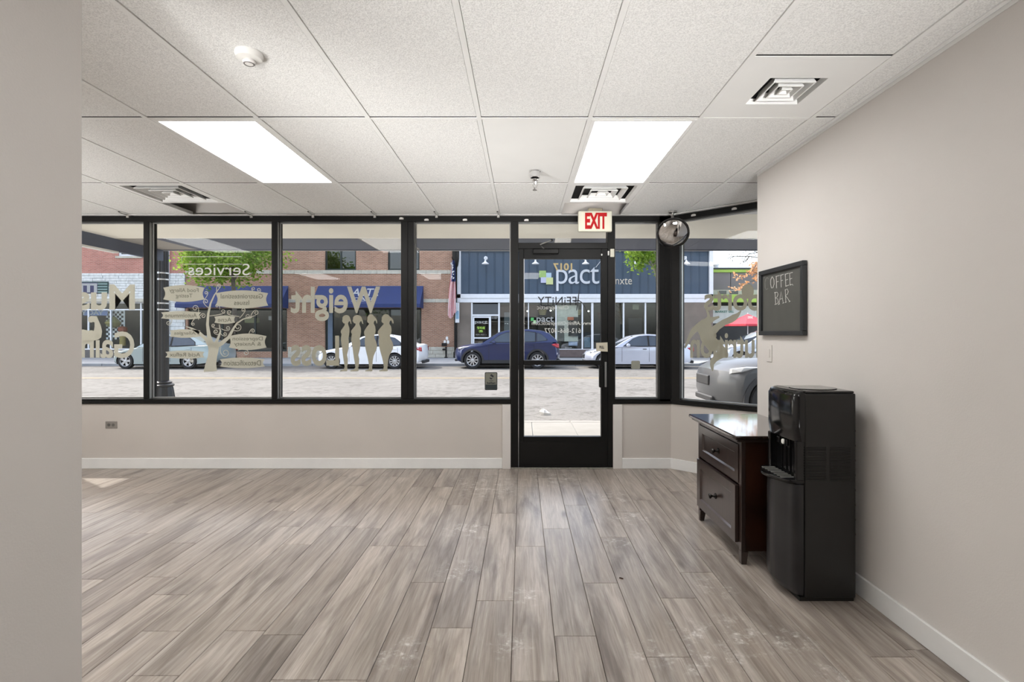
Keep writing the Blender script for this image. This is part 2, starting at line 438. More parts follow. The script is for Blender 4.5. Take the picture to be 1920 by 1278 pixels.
# ------------------------------------------------------------------ the materials in use
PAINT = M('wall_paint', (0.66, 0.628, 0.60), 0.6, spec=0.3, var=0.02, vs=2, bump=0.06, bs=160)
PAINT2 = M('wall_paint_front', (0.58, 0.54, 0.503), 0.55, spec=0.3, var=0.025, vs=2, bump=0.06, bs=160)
WHITE = M('white_trim', (0.80, 0.80, 0.79), 0.4, var=0.03)
FLOORB = M('subfloor', (0.05, 0.042, 0.036), 0.9)
PLANK = floor_mat()
TILE = tile_mat()
PANEL = M('smooth_panel', (0.80, 0.80, 0.785), 0.8, var=0.02, vs=3)
GRID = M('grid_white', (0.80, 0.80, 0.785), 0.5, var=0.02)
DARKGAP = M('void', (0.02, 0.02, 0.02), 0.9)
BLACKM = M('black_aluminium', (0.007, 0.0068, 0.0065), 0.42, spec=0.22, var=0.1)
BLACKD = M('black_aluminium_door', (0.006, 0.006, 0.0058), 0.45, spec=0.2, var=0.1)
SIDEM = M('grey_aluminium', (0.30, 0.30, 0.295), 0.42, metal=0.6, var=0.08)
BEAD = M('bright_aluminium', (0.62, 0.62, 0.60), 0.35, metal=0.7, var=0.05)
GLASS = glass('clear_glass', refl=0.3)
DIFF = emit('light_diffuser', (1.0, 0.99, 0.972), LAMP)
CHROME = M('chrome', (0.75, 0.75, 0.75), 0.12, metal=1.0, var=0.02)
STEEL = M('brushed_steel', (0.55, 0.54, 0.52), 0.35, metal=0.9, var=0.05)
GREYPLATE = M('grey_plate', (0.20, 0.19, 0.18), 0.45, metal=0.5)
OFFW = M('off_white_plastic', (0.78, 0.77, 0.74), 0.4, var=0.02)
CREAMP = M('cream_plastic', (0.66, 0.64, 0.53), 0.45, var=0.03)
REDP = M('red_print', (0.45, 0.010, 0.012), 0.6, spec=.2)
BLACKP = M('gloss_black_plastic', (0.006, 0.006, 0.0065), 0.12, spec=0.5, var=0.1)
BLACKS = M('satin_black_panel', (0.012, 0.0115, 0.011), 0.32, spec=0.45, var=0.12, vs=9)
BLACKDOOR = M('dusty_black_plastic', (0.016, 0.016, 0.018), 0.36, spec=0.5, var=0.4, vs=5, rvar=0.1)
WOODD = wood_mat('dark_cherry_front', (0.022, 0.012, 0.010), (0.040, 0.023, 0.019), 0.2, 40, 3)
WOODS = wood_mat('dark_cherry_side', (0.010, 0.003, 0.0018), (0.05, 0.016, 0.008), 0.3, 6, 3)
BRONZE = M('dark_bronze', (0.012, 0.010, 0.009), 0.25, metal=0.6)
SLATE = M('chalkboard_slate', (0.075, 0.075, 0.068), 0.6, var=0.12, vs=5)
FRAMEB = M('black_frame', (0.022, 0.024, 0.027), 0.45, var=0.1)
CHALK = M('chalk', (0.72, 0.72, 0.68), 0.9, var=0.25, vs=160)
CHALKF = M('faded_chalk', (0.28, 0.28, 0.26), 0.9, var=0.3, vs=160)
VINYL = vinyl('greige_vinyl', (0.50, 0.48, 0.40), 0.3)
VINYL2 = vinyl('greige_vinyl_dark', (0.40, 0.375, 0.295), 0.25)
VINYLTXT = vinyl('cut_lettering', (0.22, 0.215, 0.175), 0.3)
VWHITE = vinyl('white_vinyl', (0.78, 0.78, 0.74), 0.5)
VBLACK = M('black_vinyl', (0.012, 0.014, 0.02), 0.6)
VGOLD = vinyl('gold_vinyl', (0.62, 0.5, 0.27), 0.4)
MIRROR = M('mirror', (0.85, 0.85, 0.85), 0.02, metal=1.0, var=0.0)

# ------------------------------------------------------------------ floor
XL, XR, YBK = -5.36, 1.735, -3.0
fl = struct('floor', 'grey brown wood look plank floor across the empty shop')
mb = MB(); mb.box(XL, 3.0, YBK, YW, -0.06, -0.008); build('subfloor', mb, FLOORB, fl)
PW, PL, X0P = 0.186, 1.252, -0.046
phase = {0: 3.227, 1: 2.269, 2: 2.752, -1: 3.821, -2: 2.332, -3: 2.759, -4: 3.232, 3: 3.373, 4: 2.595, 5: 4.127, -5: 1.982, -6: 3.53, -7: 2.309,
         -8: 3.258, -9: 3.558, -10: 2.628, -11: 2.821, -12: 3.277}
planks = {}
rr = random.Random(3)
def plank(x0, x1, y0, y1):
    w, l = round(x1 - x0, 3), round(y1 - y0, 3)
    key = (w, l)
    g, c = 0.0011, 0.0015
    if key not in planks:
        mb = MB(); a, b = w - g, l - g
        mb.add([(g, g, -.008), (a, g, -.008), (a, b, -.008), (g, b, -.008), (g, g, -c), (a, g, -c), (a, b, -c), (g, b, -c),
                (g + c, g + c, 0), (a - c, g + c, 0), (a - c, b - c, 0), (g + c, b - c, 0)],
               [(0, 1, 5, 4), (1, 2, 6, 5), (2, 3, 7, 6), (3, 0, 4, 7), (4, 5, 9, 8), (5, 6, 10, 9), (6, 7, 11, 10), (7, 4, 8, 11), (8, 9, 10, 11)])
        o = build('floor_plank', mb, PLANK, fl, fix=False); planks[key] = o
    else:
        o = planks[key].copy(); COL.objects.link(o); o.parent = fl
    o.location = (x0, y0, 0)
k0 = math.floor((XL - X0P) / PW)
for k in range(k0, 16):
    x0, x1 = X0P + k * PW, X0P + (k + 1) * PW
    x0 = max(x0, XL); x1 = min(x1, 2.75)
    if x1 - x0 < 0.02: continue
    lo = 0.9 if x0 < XR - 0.1 else 3.7          # nearer planks lie below the picture
    y = phase.get(k, 2.0 + rr.random() * PL)
    while y > lo: y -= PL
    while y < YW - 0.001:
        y1 = min(y + PL, YW)
        if y1 - y < 0.02: break
        if y1 > lo: plank(x0, x1, y, y1)
        y += PL
mb = MB(); mb.box(XL, 3.0, YBK, 0.9, -0.0085, -0.0035); build('underlay_panel', mb, PLANK, fl)

# ------------------------------------------------------------------ ceiling: tiles in a grid of bars, lights and diffusers set in
ce = struct('ceiling', 'suspended white tile ceiling with slim grid bars')
mb = MB(); mb.box(XL - .1, 3.1, YBK - .1, YW + .1, ZC + 0.16, ZC + 0.3); build('deck', mb, DARKGAP, ce)
GX = [-0.24 + 0.61 * k for k in range(-9, 6)]
GY = [4.038 - 1.22 * k for k in range(-1, 7)]
GXs = [XL] + [x for x in GX if x > XL + .05 and x < 2.9] + [2.95]
GYs = sorted([max(YBK, y) for y in GY if y > YBK - 1.2 and y < YW] + [YW])
BW = 0.012
for x in GX:
    if XL < x < 2.9:
        mb = MB(); mb.box(x - BW, x + BW, YBK, YW - .02, ZC, ZC + .03); build('grid_bar', mb, GRID, ce)
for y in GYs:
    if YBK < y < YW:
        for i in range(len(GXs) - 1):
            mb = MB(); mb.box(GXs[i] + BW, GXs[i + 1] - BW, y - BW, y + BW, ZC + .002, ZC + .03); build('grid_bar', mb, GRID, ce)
            mb = MB(); mb.box(GXs[i] + BW, GXs[i + 1] - BW, y - BW - .0105, y - BW, ZC + .0045, ZC + .02); build('shadow_line_strip', mb, DARKGAP, ce)  # black strip standing for the shadow line along the bar
near = lambda a, b: abs(a - b) < 0.05
LIGHTS = [(-2.07, 2.818), (0.37, 2.818), (-2.07, -0.842), (-0.24, -0.842), (-4.51, 2.818), (-4.51, -0.842)]
VENTS = [(0.37, 4.038, 0.25, 'white square ceiling diffuser between the exit sign and the nearer light'), (-3.29, 4.038, 0.25, 'white square ceiling diffuser high before the Muscle Gain and tree windows')]
tiles = {}
def tile(x0, x1, y0, y1, mat=TILE):
    key = (round(x1 - x0, 3), round(y1 - y0, 3), mat.name)
    if key not in tiles:
        w, l = key[0], key[1]; e = 0.013; mb = MB()
        mb.box(e, w - e, e, l - .0225, 0.004, 0.02)
        o = build('ceiling_tile', mb, mat, ce, bevel=0.003, seg=1); tiles[key] = o
    else:
        o = tiles[key].copy(); COL.objects.link(o); o.parent = ce
    o.location = (x0, y0, ZC)
for i in range(len(GXs) - 1):
    for k in range(len(GYs) - 1):
        x0, x1, y0, y1 = GXs[i], GXs[i + 1], GYs[k], GYs[k + 1]
        if any(near(x0, a) and near(y0, b) for a, b in LIGHTS): continue
        if any(near(x0, v[0]) and near(y0, v[1]) for v in VENTS): continue
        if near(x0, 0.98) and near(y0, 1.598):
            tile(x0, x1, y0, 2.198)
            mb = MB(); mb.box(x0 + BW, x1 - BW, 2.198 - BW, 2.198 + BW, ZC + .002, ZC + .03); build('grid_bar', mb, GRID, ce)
            mb = MB(); mb.box(x0 + BW, x1 - BW, 2.198 - BW - .0105, 2.198 - BW, ZC + .0045, ZC + .02); build('shadow_line_strip', mb, DARKGAP, ce)
            continue
        if y1 < 0.3 and x1 > 1.8: continue
        if near(x0, -0.24) and near(y0, 2.818): tile(x0, x1, y0, y1, PANEL); continue
        tile(x0, x1, y0, y1)
def troffer(x, y, label):
    t = thing('ceiling_light', label, 'light', (x + .305, y + .61, ZC), 'lay in ceiling light panels')
    x0, x1, y0, y1 = x + .013, x + .597, y + .013, y + 1.207
    mb = MB(); w = 0.022
    mb.box(x0, x1, y0, y0 + w, ZC + .001, ZC + .05).box(x0, x1, y1 - w, y1, ZC + .001, ZC + .05)
    mb.box(x0, x0 + w, y0 + w, y1 - w, ZC + .001, ZC + .05).box(x1 - w, x1, y0 + w, y1 - w, ZC + .001, ZC + .05)
    build('light_frame', mb, GRID, t)
    mb = MB(); mb.box(x0 + w, x1 - w, y0 + w, y1 - w, ZC + .006, ZC + .012); build('diffuser', mb, DIFF, t)
for (x, y), l in zip(LIGHTS, ['lit rectangular ceiling light over the middle of the room, above the Weight Loss window side', 'lit rectangular ceiling light nearest the exit sign, in front of the door',
                              'lit rectangular ceiling light behind the viewer on the partition side', 'lit rectangular ceiling light straight above the viewer', 'lit rectangular ceiling light near the west wall towards the street',
                              'lit rectangular ceiling light near the west wall at the back']):
    troffer(x, y, l)
def diffuser(x0, y0, size, half, label):
    cx, cy = x0 + .305, y0 + size / 2
    t = thing('ceiling_diffuser', label, 'vent', (cx, cy, ZC), 'air diffusers')
    mb = MB(); e = .013
    ox0, ox1, oy0, oy1 = x0 + e, x0 + .61 - e, y0 + e, y0 + size - e
    zb, zt = ZC + .003, ZC + .012
    mb.box(ox0, ox1, oy0, cy - half, zb, zt).box(ox0, ox1, cy + half, oy1, zb, zt).box(ox0, cx - half, cy - half, cy + half, zb, zt).box(cx + half, ox1, cy - half, cy + half, zb, zt)
    build('face_plate', mb, PANEL, t)
    mb = MB(); mb.box(cx - half - .01, cx + half + .01, cy - half - .01, cy + half + .01, ZC + .095, ZC + .105)
    build('plenum', mb, DARKGAP, t)
    def frustum(name, prof, mat):
        vs = []
        for r, z in prof: vs += [(cx - r, cy - r, z), (cx + r, cy - r, z), (cx + r, cy + r, z), (cx - r, cy + r, z)]
        n = len(prof); fs = []
        for q in range(n):
            for k in range(4):
                q2, k2 = (q + 1) % n, (k + 1) % 4
                fs.append((q * 4 + k, q * 4 + k2, q2 * 4 + k2, q2 * 4 + k))
        mb = MB(); mb.add(vs, fs); return build(name, mb, mat, t)
    frustum('neck', [(half, ZC + .004), (half + .006, ZC + .004), (half * .97 + .006, ZC + .03), (half * .97, ZC + .03)], PANEL)
    for f in (0.74, 0.46, 0.2):
        a = half * f; b = max(a - half * .12, .003); w = min(.007, a * .4)
        frustum('louvre', [(a, ZC + .001), (a, ZC + .005), (b + .002, ZC + .04), (b, ZC + .037), (a - w, ZC + .004), (a - w, ZC + .001)], PANEL)
for x, y, h, l in VENTS: diffuser(x, y, 0.61, h, l)
diffuser(0.98, 2.198, 0.62, 0.135, 'white ceiling air diffuser with small square louvres in a plain panel beside the right wall')

# ------------------------------------------------------------------ walls
wr = struct('wall_right', 'long beige wall holding the chalkboard')
mb = MB(); mb.box(XR, XR + .12, YBK, 3.777, 0, ZC + .2); build('wallboard', mb, PAINT, wr)
wq = struct('wall_return', 'short return wall turning the corner past the chalkboard')
mb = MB(); mb.box(XR + .12, 3.0, 3.60, 3.777, 0, ZC + .2); build('wallboard', mb, PAINT, wq)
wl = struct('wall_left', 'far side wall of the shop')
mb = MB(); mb.box(XL - .15, XL, YBK, YW + .15, 0, ZC + .2); build('wallboard', mb, PAINT, wl)
wx_ = struct('wall_sun_block', 'unseen masonry pier beside the shop front')
mb = MB(); mb.box(-6.1, -5.47, 5.27, 5.66, -.1, 3.2); build('blocker', mb, PAINT2, wx_)  # out of view, added to block sun and shrink the floor patch
wb = struct('wall_back', 'rear wall of the shop')
mb = MB(); mb.box(XL, 3.0, YBK - .15, YBK, 0, ZC + .2); build('wallboard', mb, PAINT, wb)
wp = struct('wall_partition', 'beige partition end close beside the viewer')
mb = MB(); mb.box(-1.42, -1.249, YBK, 1.45, 0, ZC + .15); build('wallboard', mb, PAINT, wp, bevel=.004)
SILL = wz(757)
wf = struct('wall_front', 'low beige wall under the shop windows')
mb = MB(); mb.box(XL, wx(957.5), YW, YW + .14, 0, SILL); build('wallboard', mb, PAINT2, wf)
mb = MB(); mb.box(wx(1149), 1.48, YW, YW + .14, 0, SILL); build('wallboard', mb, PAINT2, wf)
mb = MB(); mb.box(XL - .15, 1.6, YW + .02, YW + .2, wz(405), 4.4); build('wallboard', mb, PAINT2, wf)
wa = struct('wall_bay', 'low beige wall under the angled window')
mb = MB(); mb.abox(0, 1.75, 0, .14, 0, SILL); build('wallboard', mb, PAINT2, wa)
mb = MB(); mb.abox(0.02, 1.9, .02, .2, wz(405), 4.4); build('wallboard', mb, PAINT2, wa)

def base(name, label, fnbox):
    s = struct(name, label); mb = MB(); fnbox(mb); build('board', mb, WHITE, s, bevel=.003, seg=1)
HB = 0.104
base('baseboard_right', 'white baseboard along the right wall', lambda m: m.box(XR - .014, XR, YBK, 3.777, 0, HB))
base('baseboard_front', 'white baseboard under the long windows', lambda m: m.box(XL, wx(942), YW - .014, YW, 0, HB))
base('baseboard_corner', 'short white baseboard beside the door', lambda m: m.box(wx(1166), 1.475, YW - .014, YW, 0, HB))
base('baseboard_bay', 'white baseboard under the angled window', lambda m: m.abox(0.0, 1.6, -.014, 0, 0, HB))
def trim(name, label, fnbox, mat, bevel=.002):
    s = struct(name, label); mb = MB(); fnbox(mb); build('strip', mb, mat, s, bevel=bevel, seg=1)
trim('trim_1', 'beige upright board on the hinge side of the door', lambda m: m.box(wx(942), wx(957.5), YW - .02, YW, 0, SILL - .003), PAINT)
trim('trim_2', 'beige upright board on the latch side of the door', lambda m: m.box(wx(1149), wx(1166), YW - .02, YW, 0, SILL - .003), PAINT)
trim('trim_3', 'pale metal rail between ceiling and long windows', lambda m: m.box(XL, 1.46, YW - .05, YW - .025, wz(405.5) + .004, ZC - .001).box(XL, 1.46, YW - .025, YW + .02, ZC - .006, ZC - .001), GRID)
trim('trim_4', 'pale metal rail between ceiling and angled window', lambda m: m.abox(0.0, 1.7, -.05, -.025, wz(405.5) + .004, ZC - .001).abox(0, 1.7, -.025, .02, ZC - .006, ZC - .001), GRID)
trim('trim_5', 'white ceiling angle along the right wall', lambda m: m.box(XR - .022, XR, YBK, 3.777, ZC - .003, ZC + .02).box(XR - .003, XR, YBK, 3.777, ZC - .022, ZC - .003), GRID)

# ------------------------------------------------------------------ storefront: frame, panes, door
FY0, FY1, GYP = YW - .006, YW + .115, YW + .062
sf = struct('trim_6', 'black aluminium storefront frame around the windows and door')
HEADT, HEADB, SILB, SILT = wz(405), wz(415.5), wz(757), wz(747.5)
def bar(name, x0, x1, z0, z1, y0=FY0, y1=FY1, mat=BLACKM, bevel=.002):
    mb = MB(); mb.box(x0, x1, y0, y1, z0, z1); return build(name, mb, mat, sf, bevel=bevel, seg=1)
bar('head_rail', XL, 1.50, HEADB, HEADT)
bar('sill_rail', XL, wx(957.5), SILB, SILT)
bar('sill_rail', wx(1153), 1.50, SILB, SILT)
bar('sill_nosing', XL, wx(957.5), wz(756), wz(752), FY0 - .012, FY0)
bar('sill_nosing', wx(1149), 1.48, wz(756), wz(752), FY0 - .012, FY0)
MULL = [(60, 70), (269.5, 279.5), (509.5, 520), (752, 776)]
for a, b in MULL: bar('mullion', wx(a), wx(b), SILT, HEADB)
bar('mullion_ridge', wx(763), wx(765), SILT, HEADB, FY0 - .008, FY0)
bar('jamb', wx(957.5), wx(972), .0, HEADB)
bar('jamb', wx(1139.5), wx(1153), .0, HEADB)
bar('transom_bar', wx(972), wx(1139.5), wz(466), wz(455))
mb = MB(); mb.prism([(wx(1236), FY0), (1.475, FY0), (1.545, 5.032), (1.62, 5.118), (1.515, 5.215), (wx(1236), 5.215)], lambda p, z: Vector((p[0], p[1], z)), SILB, HEADT)
build('corner_post', mb, BLACKM, sf, bevel=.003, seg=1)
for q in (1246, 1257):
    mb = MB(); mb.box(wx(q), wx(q + 2), FY0 - .006, FY0, SILT, HEADB); build('post_ridge', mb, BLACKM, sf)
mb = MB(); mb.abox(.02, 1.7, -.006, .115, HEADB, HEADT); build('head_rail', mb, BLACKM, sf, bevel=.002, seg=1)
mb = MB(); mb.abox(.02, 1.7, -.006, .115, SILB, SILT); build('sill_rail', mb, BLACKM, sf, bevel=.002, seg=1)
mb = MB(); mb.abox(.03, 1.7, -.018, -.006, wz(756), wz(752)); build('sill_nosing', mb, BLACKM, sf)
mb = MB(); mb.abox(1.55, 1.66, -.006, .115, SILT, HEADB); build('mullion', mb, BLACKM, sf)
OPEN = [(70, 269.5), (279.5, 509.5), (520, 752), (776, 957.5), (1153, 1236)]
def window(n, x0, x1, z0, z1, label):
    w = struct('window_%d' % n, label)
    mb = MB(); mb.box(x0, x1, GYP, GYP + .006, z0, z1); build('pane', mb, GLASS, w)
    t = .012
    for a, b, c, d in ((x0, x0 + t, z0, z1), (x1 - t, x1, z0, z1)):
        mb = MB(); mb.box(a, b, GYP - .02, GYP - .002, c, d); build('glazing_bead', mb, SIDEM, w, bevel=.002, seg=1)
        mb = MB(); mb.box(a, b, GYP + .008, GYP + .02, c, d); build('glazing_bead', mb, BLACKM, w)
    for c, d in ((z0, z0 + .014), (z1 - .01, z1)):
        mb = MB(); mb.box(x0 + t, x1 - t, GYP - .02, GYP - .002, c, d); build('glazing_bead', mb, SIDEM, w, bevel=.002, seg=1)
    # grey strip on the black frame side, daylight sheen put into its colour
    if x0 < -1.0:
        mb = MB(); mb.box(x0, x0 + .002, FY0 + .012, GYP - .02, z0, z1); build('daylight_sheen_strip', mb, SIDEM, w)
        mb = MB(); mb.box(x0 + .002, x0 + .006, FY0 + .048, FY0 + .053, z0, z1); build('gasket_line', mb, BEAD, w)
WL = ['shop window with Muscle Gain lettering, at the partition', 'shop window with the tree of services', 'shop window with Weight Loss lettering', 'plain shop window beside the door', 'narrow window between door and corner post']
for i, ((a, b), l) in enumerate(zip(OPEN, WL)): window(i + 1, wx(a), wx(b), SILT, HEADB, l)
w7 = struct('window_6', 'narrow transom window over the door')
mb = MB(); mb.box(wx(972), wx(1139.5), GYP, GYP + .006, wz(455), HEADB); build('pane', mb, GLASS, w7)
mb = MB(); mb.box(wx(972), wx(1139.5), GYP - .02, GYP - .002, HEADB - .008, HEADB); build('glazing_bead', mb, SIDEM, w7)
w6 = struct('window_7', 'angled bay window with Sports Nutrition lettering')
mb = MB(); mb.abox(.08, 1.55, .062, .068, SILT, HEADB); build('pane', mb, GLASS, w6)
mb = MB(); mb.abox(.085, .097, .04, .06, SILT, HEADB); build('glazing_bead', mb, BEAD, w6)
mb = MB(); mb.abox(.1, 1.55, .04, .06, HEADB - .01, HEADB); build('glazing_bead', mb, SIDEM, w6)
mb = MB(); mb.abox(.1, 1.55, .04, .06, SILT, SILT + .012); build('glazing_bead', mb, SIDEM, w6)

dr = struct('door_1', 'black glazed shop door under the exit sign')
DX0, DX1, DGX0, DGX1 = wx(972.5), wx(1139), wx(982), wx(1127)
DY0, DY1 = YW - .012, YW + .05
DT, DGT, DM1, DM0, DGB = wz(466.5), wz(485), wz(675), wz(683.5), wz(818)
def dbar(name, x0, x1, z0, z1, y0=DY0, y1=DY1, mat=BLACKD, bevel=.003, par=dr):
    mb = MB(); mb.box(x0, x1, y0, y1, z0, z1); return build(name, mb, mat, par, bevel=bevel, seg=1)
dbar('stile', DX0, DGX0, .014, DT); dbar('stile', DGX1, DX1, .014, DT)
dbar('top_rail', DGX0, DGX1, DGT, DT); dbar('bottom_rail', DGX0, DGX1, .014, DGB)
dbar('push_bar', DGX0, DGX1, DM0, DM1, DY0 - .02, DY1 - .02)
dbar('pane', DGX0, DGX1, DGB, DGT, YW + .018, YW + .024, GLASS, 0)
dbar('glazing_bead', DGX0, DGX0 + .006, DGB, DGT, YW, YW + .016, BEAD, 0)
cl = dbar('door_closer', wx(999), wx(1047), wz(477), wz(468), DY0 - .05, DY0, BLACKM, .006)
mb = MB(); mb.tube([(wx(1020), DY0 - .025, wz(468)), (wx(1012), DY0 - .07, wz(461)), (wx(1033), DY0 - .03, wz(452))], .006); build('closer_arm', mb, STEEL, cl)
mb = MB(); mb.lathe([(.012, 0), (.012, .02)], (wx(1034), DY0 - .035, wz(451.5)), 'Y', 12); build('arm_pivot', mb, BLACKM, cl)
dbar('pull_handle', wx(1122), wx(1128), wz(725), wz(684), DY0 - .05, DY0 - .005, BLACKM, .006)
dbar('edge_plate', wx(1133.5), wx(1137), wz(725), wz(678), DY0 - .004, DY0, SIDEM, .001)
mb = MB(); mb.lathe([(0, -.028), (.008, -.026), (.011, -.012), (.011, 0)], (wx(1127.5), DY0, wz(478)), 'Y', 12); build('lock_cylinder', mb, STEEL, dr)
dbar('kick_plate', wx(976), wx(1136), .05, wz(828), DY0 - .002, DY0, BLACKM, 0)
th = struct('trim_7', 'worn metal threshold under the door')
mb = MB(); mb.box(wx(958), wx(1149), YW - .03, YW + .12, -.004, .012); build('strip', mb, M('threshold_metal', (.25, .23, .2), .5, metal=.6, var=.3, vs=40), th, bevel=.003, seg=1)
# frame stickers left over from blinds
for px, py in ((753, 410), (800, 412.5), (872, 412.5), (987, 413)):
    lab = {753: 'above the wide mullion', 800: 'above the plain window near wide mullion', 872: 'above the middle of the plain window', 987: 'above the door'}[px]
    t = thing('blind_bracket', 'tiny white blind bracket on the black head rail ' + lab, 'bracket', (wx(px), FY0, wz(py)), 'blind brackets on the frame')
    mb = MB(); mb.box(wx(px - 4), wx(px + 4), FY0 - .006, FY0, wz(py + 1.5), wz(py - 1.5)); mb.box(wx(px - 2), wx(px + 3), FY0 - .016, FY0 - .006, wz(py + .6), wz(py - 1.8)); build('clip_plate', mb, OFFW, t)
for s_, l in ((.235, 'near the corner post'), (.62, 'towards the right wall')):
    c = ang(s_, -.006, wz(410))
    t = thing('blind_bracket', 'tiny white blind bracket left on the angled head rail ' + l, 'bracket', c, 'blind brackets on the frame')
    mb = MB(); mb.abox(s_ - .022, s_ + .022, -.012, -.006, wz(412), wz(409)).abox(s_ - .01, s_ + .016, -.022, -.012, wz(411), wz(408.6)); build('clip_plate', mb, OFFW, t)
# hangers at the ends of the grid bars
for i, gx in enumerate([x for x in GX if -4.0 < x < -0.1 and not near(x, -3.29)]):
    where = {0: 'above the Muscle Gain window', 1: 'above the tree window', 2: 'above the Weight end of Weight Loss window', 3: 'above the middle of the Weight Loss window', 4: 'above the plain window by the wide mullion', 5: 'above the plain window by the door'}[i]
    t = thing('grid_clip', 'small metal hook at a ceiling bar end ' + where, 'hook', (gx, YW - .05, ZC), 'hooks at the ceiling bar ends')
    mb = MB(); mb.box(gx - .012, gx + .012, YW - .062, YW - .05, wz(410.5), ZC - .012); build('hook_plate', mb, STEEL, t, bevel=.002, seg=1)
    mb = MB(); mb.tube([(gx + .0, YW - .06, ZC - .012), (gx - .004, YW - .13, ZC - .012), (gx - .004, YW - .16, ZC - .006)], .005, 6); build('hook_arm', mb, STEEL, t)
    mb = MB(); mb.lathe([(.008, -.006), (.008, .0)], (gx - .004, YW - .16, ZC), 'Z', 8); build('hook_screw', mb, BLACKM, t)
# ------------------------------------------------------------------ vinyl lettering on the panes (read from the street, so mirrored in here)
YD = GYP + .0085
def onf(px, py): return at(px, py, YD)
def onf2(px, py): return at(px, py, YD - .0035 - .006)      # print on the room side of the pane
def ona(px, py): return on_ang(px, py, .0705)
def vin(name, label, cat, mb, mat=VINYL, group=None):
    o = build(name, mb, mat, None, fix=False)
    c = sum((v for v in mb.v), Vector()) / len(mb.v)
    for v in o.data.vertices: v.co -= c
    o.location = c
    return tag(o, label, cat, group)
G1 = 'vinyl lettering on the shop windows'
vin('window_lettering', 'large greige word Weight read backwards on the glass', 'lettering', lettering(MB(), 'Weight', 545, 713, 537, 602, onf, .022, True, .97), VINYL, G1)
vin('window_lettering', 'large greige word Loss read backwards, low on the glass', 'lettering', lettering(MB(), 'Loss', 545, 636, 629, 686, onf, .022, True, .97), VINYL2, G1)
vin('window_lettering', 'large greige word Muscle cut off by the partition edge', 'lettering', lettering(MB(), 'Muscle', 66, 253, 533, 581, onf, .03, True, .98), VINYL, G1)
vin('window_lettering', 'large greige word Gain read backwards beside the partition', 'lettering', lettering(MB(), 'Gain', 152, 252, 621, 671, onf, .018, True, .95), VINYL, G1)
vin('window_lettering', 'large greige word Sports on the angled window', 'lettering', lettering(MB(), 'Sports', 1320, 1449, 537, 596, ona, .02, True, .95), VINYL2, G1)
vin('window_lettering', 'large greige word Nutrition low on the angled window', 'lettering', lettering(MB(), 'Nutrition', 1294, 1447, 621, 671, ona, .02, True, .95), VINYL2, G1)
# four profile figures, heavy to slim
S1 = [(955,370),(985,378),(1003,400),(1012,425),(1022,455),(1027,497),(1014,490),(1004,456),(990,462),(978,488),(985,515),(997,550),(1000,600),(993,650),(985,700),(992,760),(988,830),(974,890),(966,925),(978,980),(975,1050),(966,1095),(972,1140),(962,1150),(870,1150),(868,1138),(915,1125),(932,1095),(926,1050),(915,980),(905,905),(898,840),(888,770),(880,720),(884,665),(890,635),(877,610),(880,588),(902,555),(928,520),(935,490),(915,485),(904,468),(896,450),(902,432),(902,405),(922,380)]
S4 = [(1500,358),(1535,366),(1560,395),(1590,420),(1607,450),(1608,488),(1597,490),(1588,462),(1574,444),(1556,462),(1550,490),(1575,530),(1583,580),(1578,622),(1560,655),(1566,690),(1590,740),(1607,790),(1600,840),(1575,890),(1548,940),(1535,1000),(1530,1060),(1522,1105),(1530,1143),(1515,1152),(1410,1150),(1412,1138),(1465,1125),(1475,1090),(1465,1030),(1450,960),(1432,900),(1416,840),(1405,780),(1402,720),(1409,672),(1392,632),(1392,600),(1412,568),(1442,530),(1475,495),(1468,485),(1450,475),(1441,455),(1446,435),(1445,405),(1470,370)]
def sil(pts, ax, sx, bx, by=0): return [((bx + (x - ax) * sx) / 7.385 + 520, (y + by) / 7.385 + 540) for x, y in pts]
for pts, l in ((sil(S1, 955, 1.0, 955), 'slimmest, nearest the word Loss'), (sil(S1, 955, 1.14, 1108), 'second slimmest of the row of four'), (sil(S4, 1500, .84, 1292), 'second heaviest of the row of four'), (sil(S4, 1500, 1.0, 1500), 'heaviest, beside the wide black mullion')):
    vin('figure_decal', 'greige vinyl silhouette of a ponytailed figure in profile, ' + l, 'decal', MB().flat([onf(*p) for p in pts]), VINYL2, 'profile figures on the Weight Loss window')
arm = [(150,832),(200,805),(310,812),(335,870),(385,985),(408,1090),(392,1200),(335,1242),(240,1265),(120,1290),(60,1298),(-40,1290),(-40,1060),(60,1056),(150,1075),(225,1070),(250,1084),(262,1060),(270,1000),(268,925),(240,915),(215,928),(178,925),(150,900)]
vin('figure_decal', 'greige vinyl flexed arm beside the partition over the word Gain', 'decal', MB().flat([onf(150 + x / 9.83, 510 + y / 9.83) + Vector((0, -.0006, 0)) for x, y in arm]), VINYL)
ath = [(300,300),(330,395),(350,470),(320,500),(270,520),(200,575),(130,640),(90,715),(60,800),(20,905),(35,930),(75,870),(105,800),(150,735),(210,680),(240,740),(255,800),(300,870),(350,930),(385,975),(430,965),(470,935),(480,975),(430,1040),(390,1085),(385,1150),(395,1200),(420,1250),(436,1225),(440,1150),(480,1105),(560,1060),(640,1045),(645,1000),(620,940),(560,870),(500,810),(465,770),(470,715),(520,655),(610,590),(700,560),(760,520),(800,460),(828,400),(815,390),(760,430),(700,450),(640,485),(560,520),(480,570),(410,620),(398,570),(450,530),(520,490),(510,465),(440,480),(390,485),(375,420),(350,380)]
vin('figure_decal', 'greige vinyl leaping athlete with outstretched arms on the angled window', 'decal', MB().flat([on_ang(1280 + x / 7.514, 530 + y / 7.514, .0695) for x, y in ath]), VINYL2)
vin('ball_decal', 'round greige vinyl ball above the leaping athlete', 'decal', MB().flat([on_ang(*p, .0690) for p in circle(1402, 546, 11.5, 24, 14)]), VINYL2)

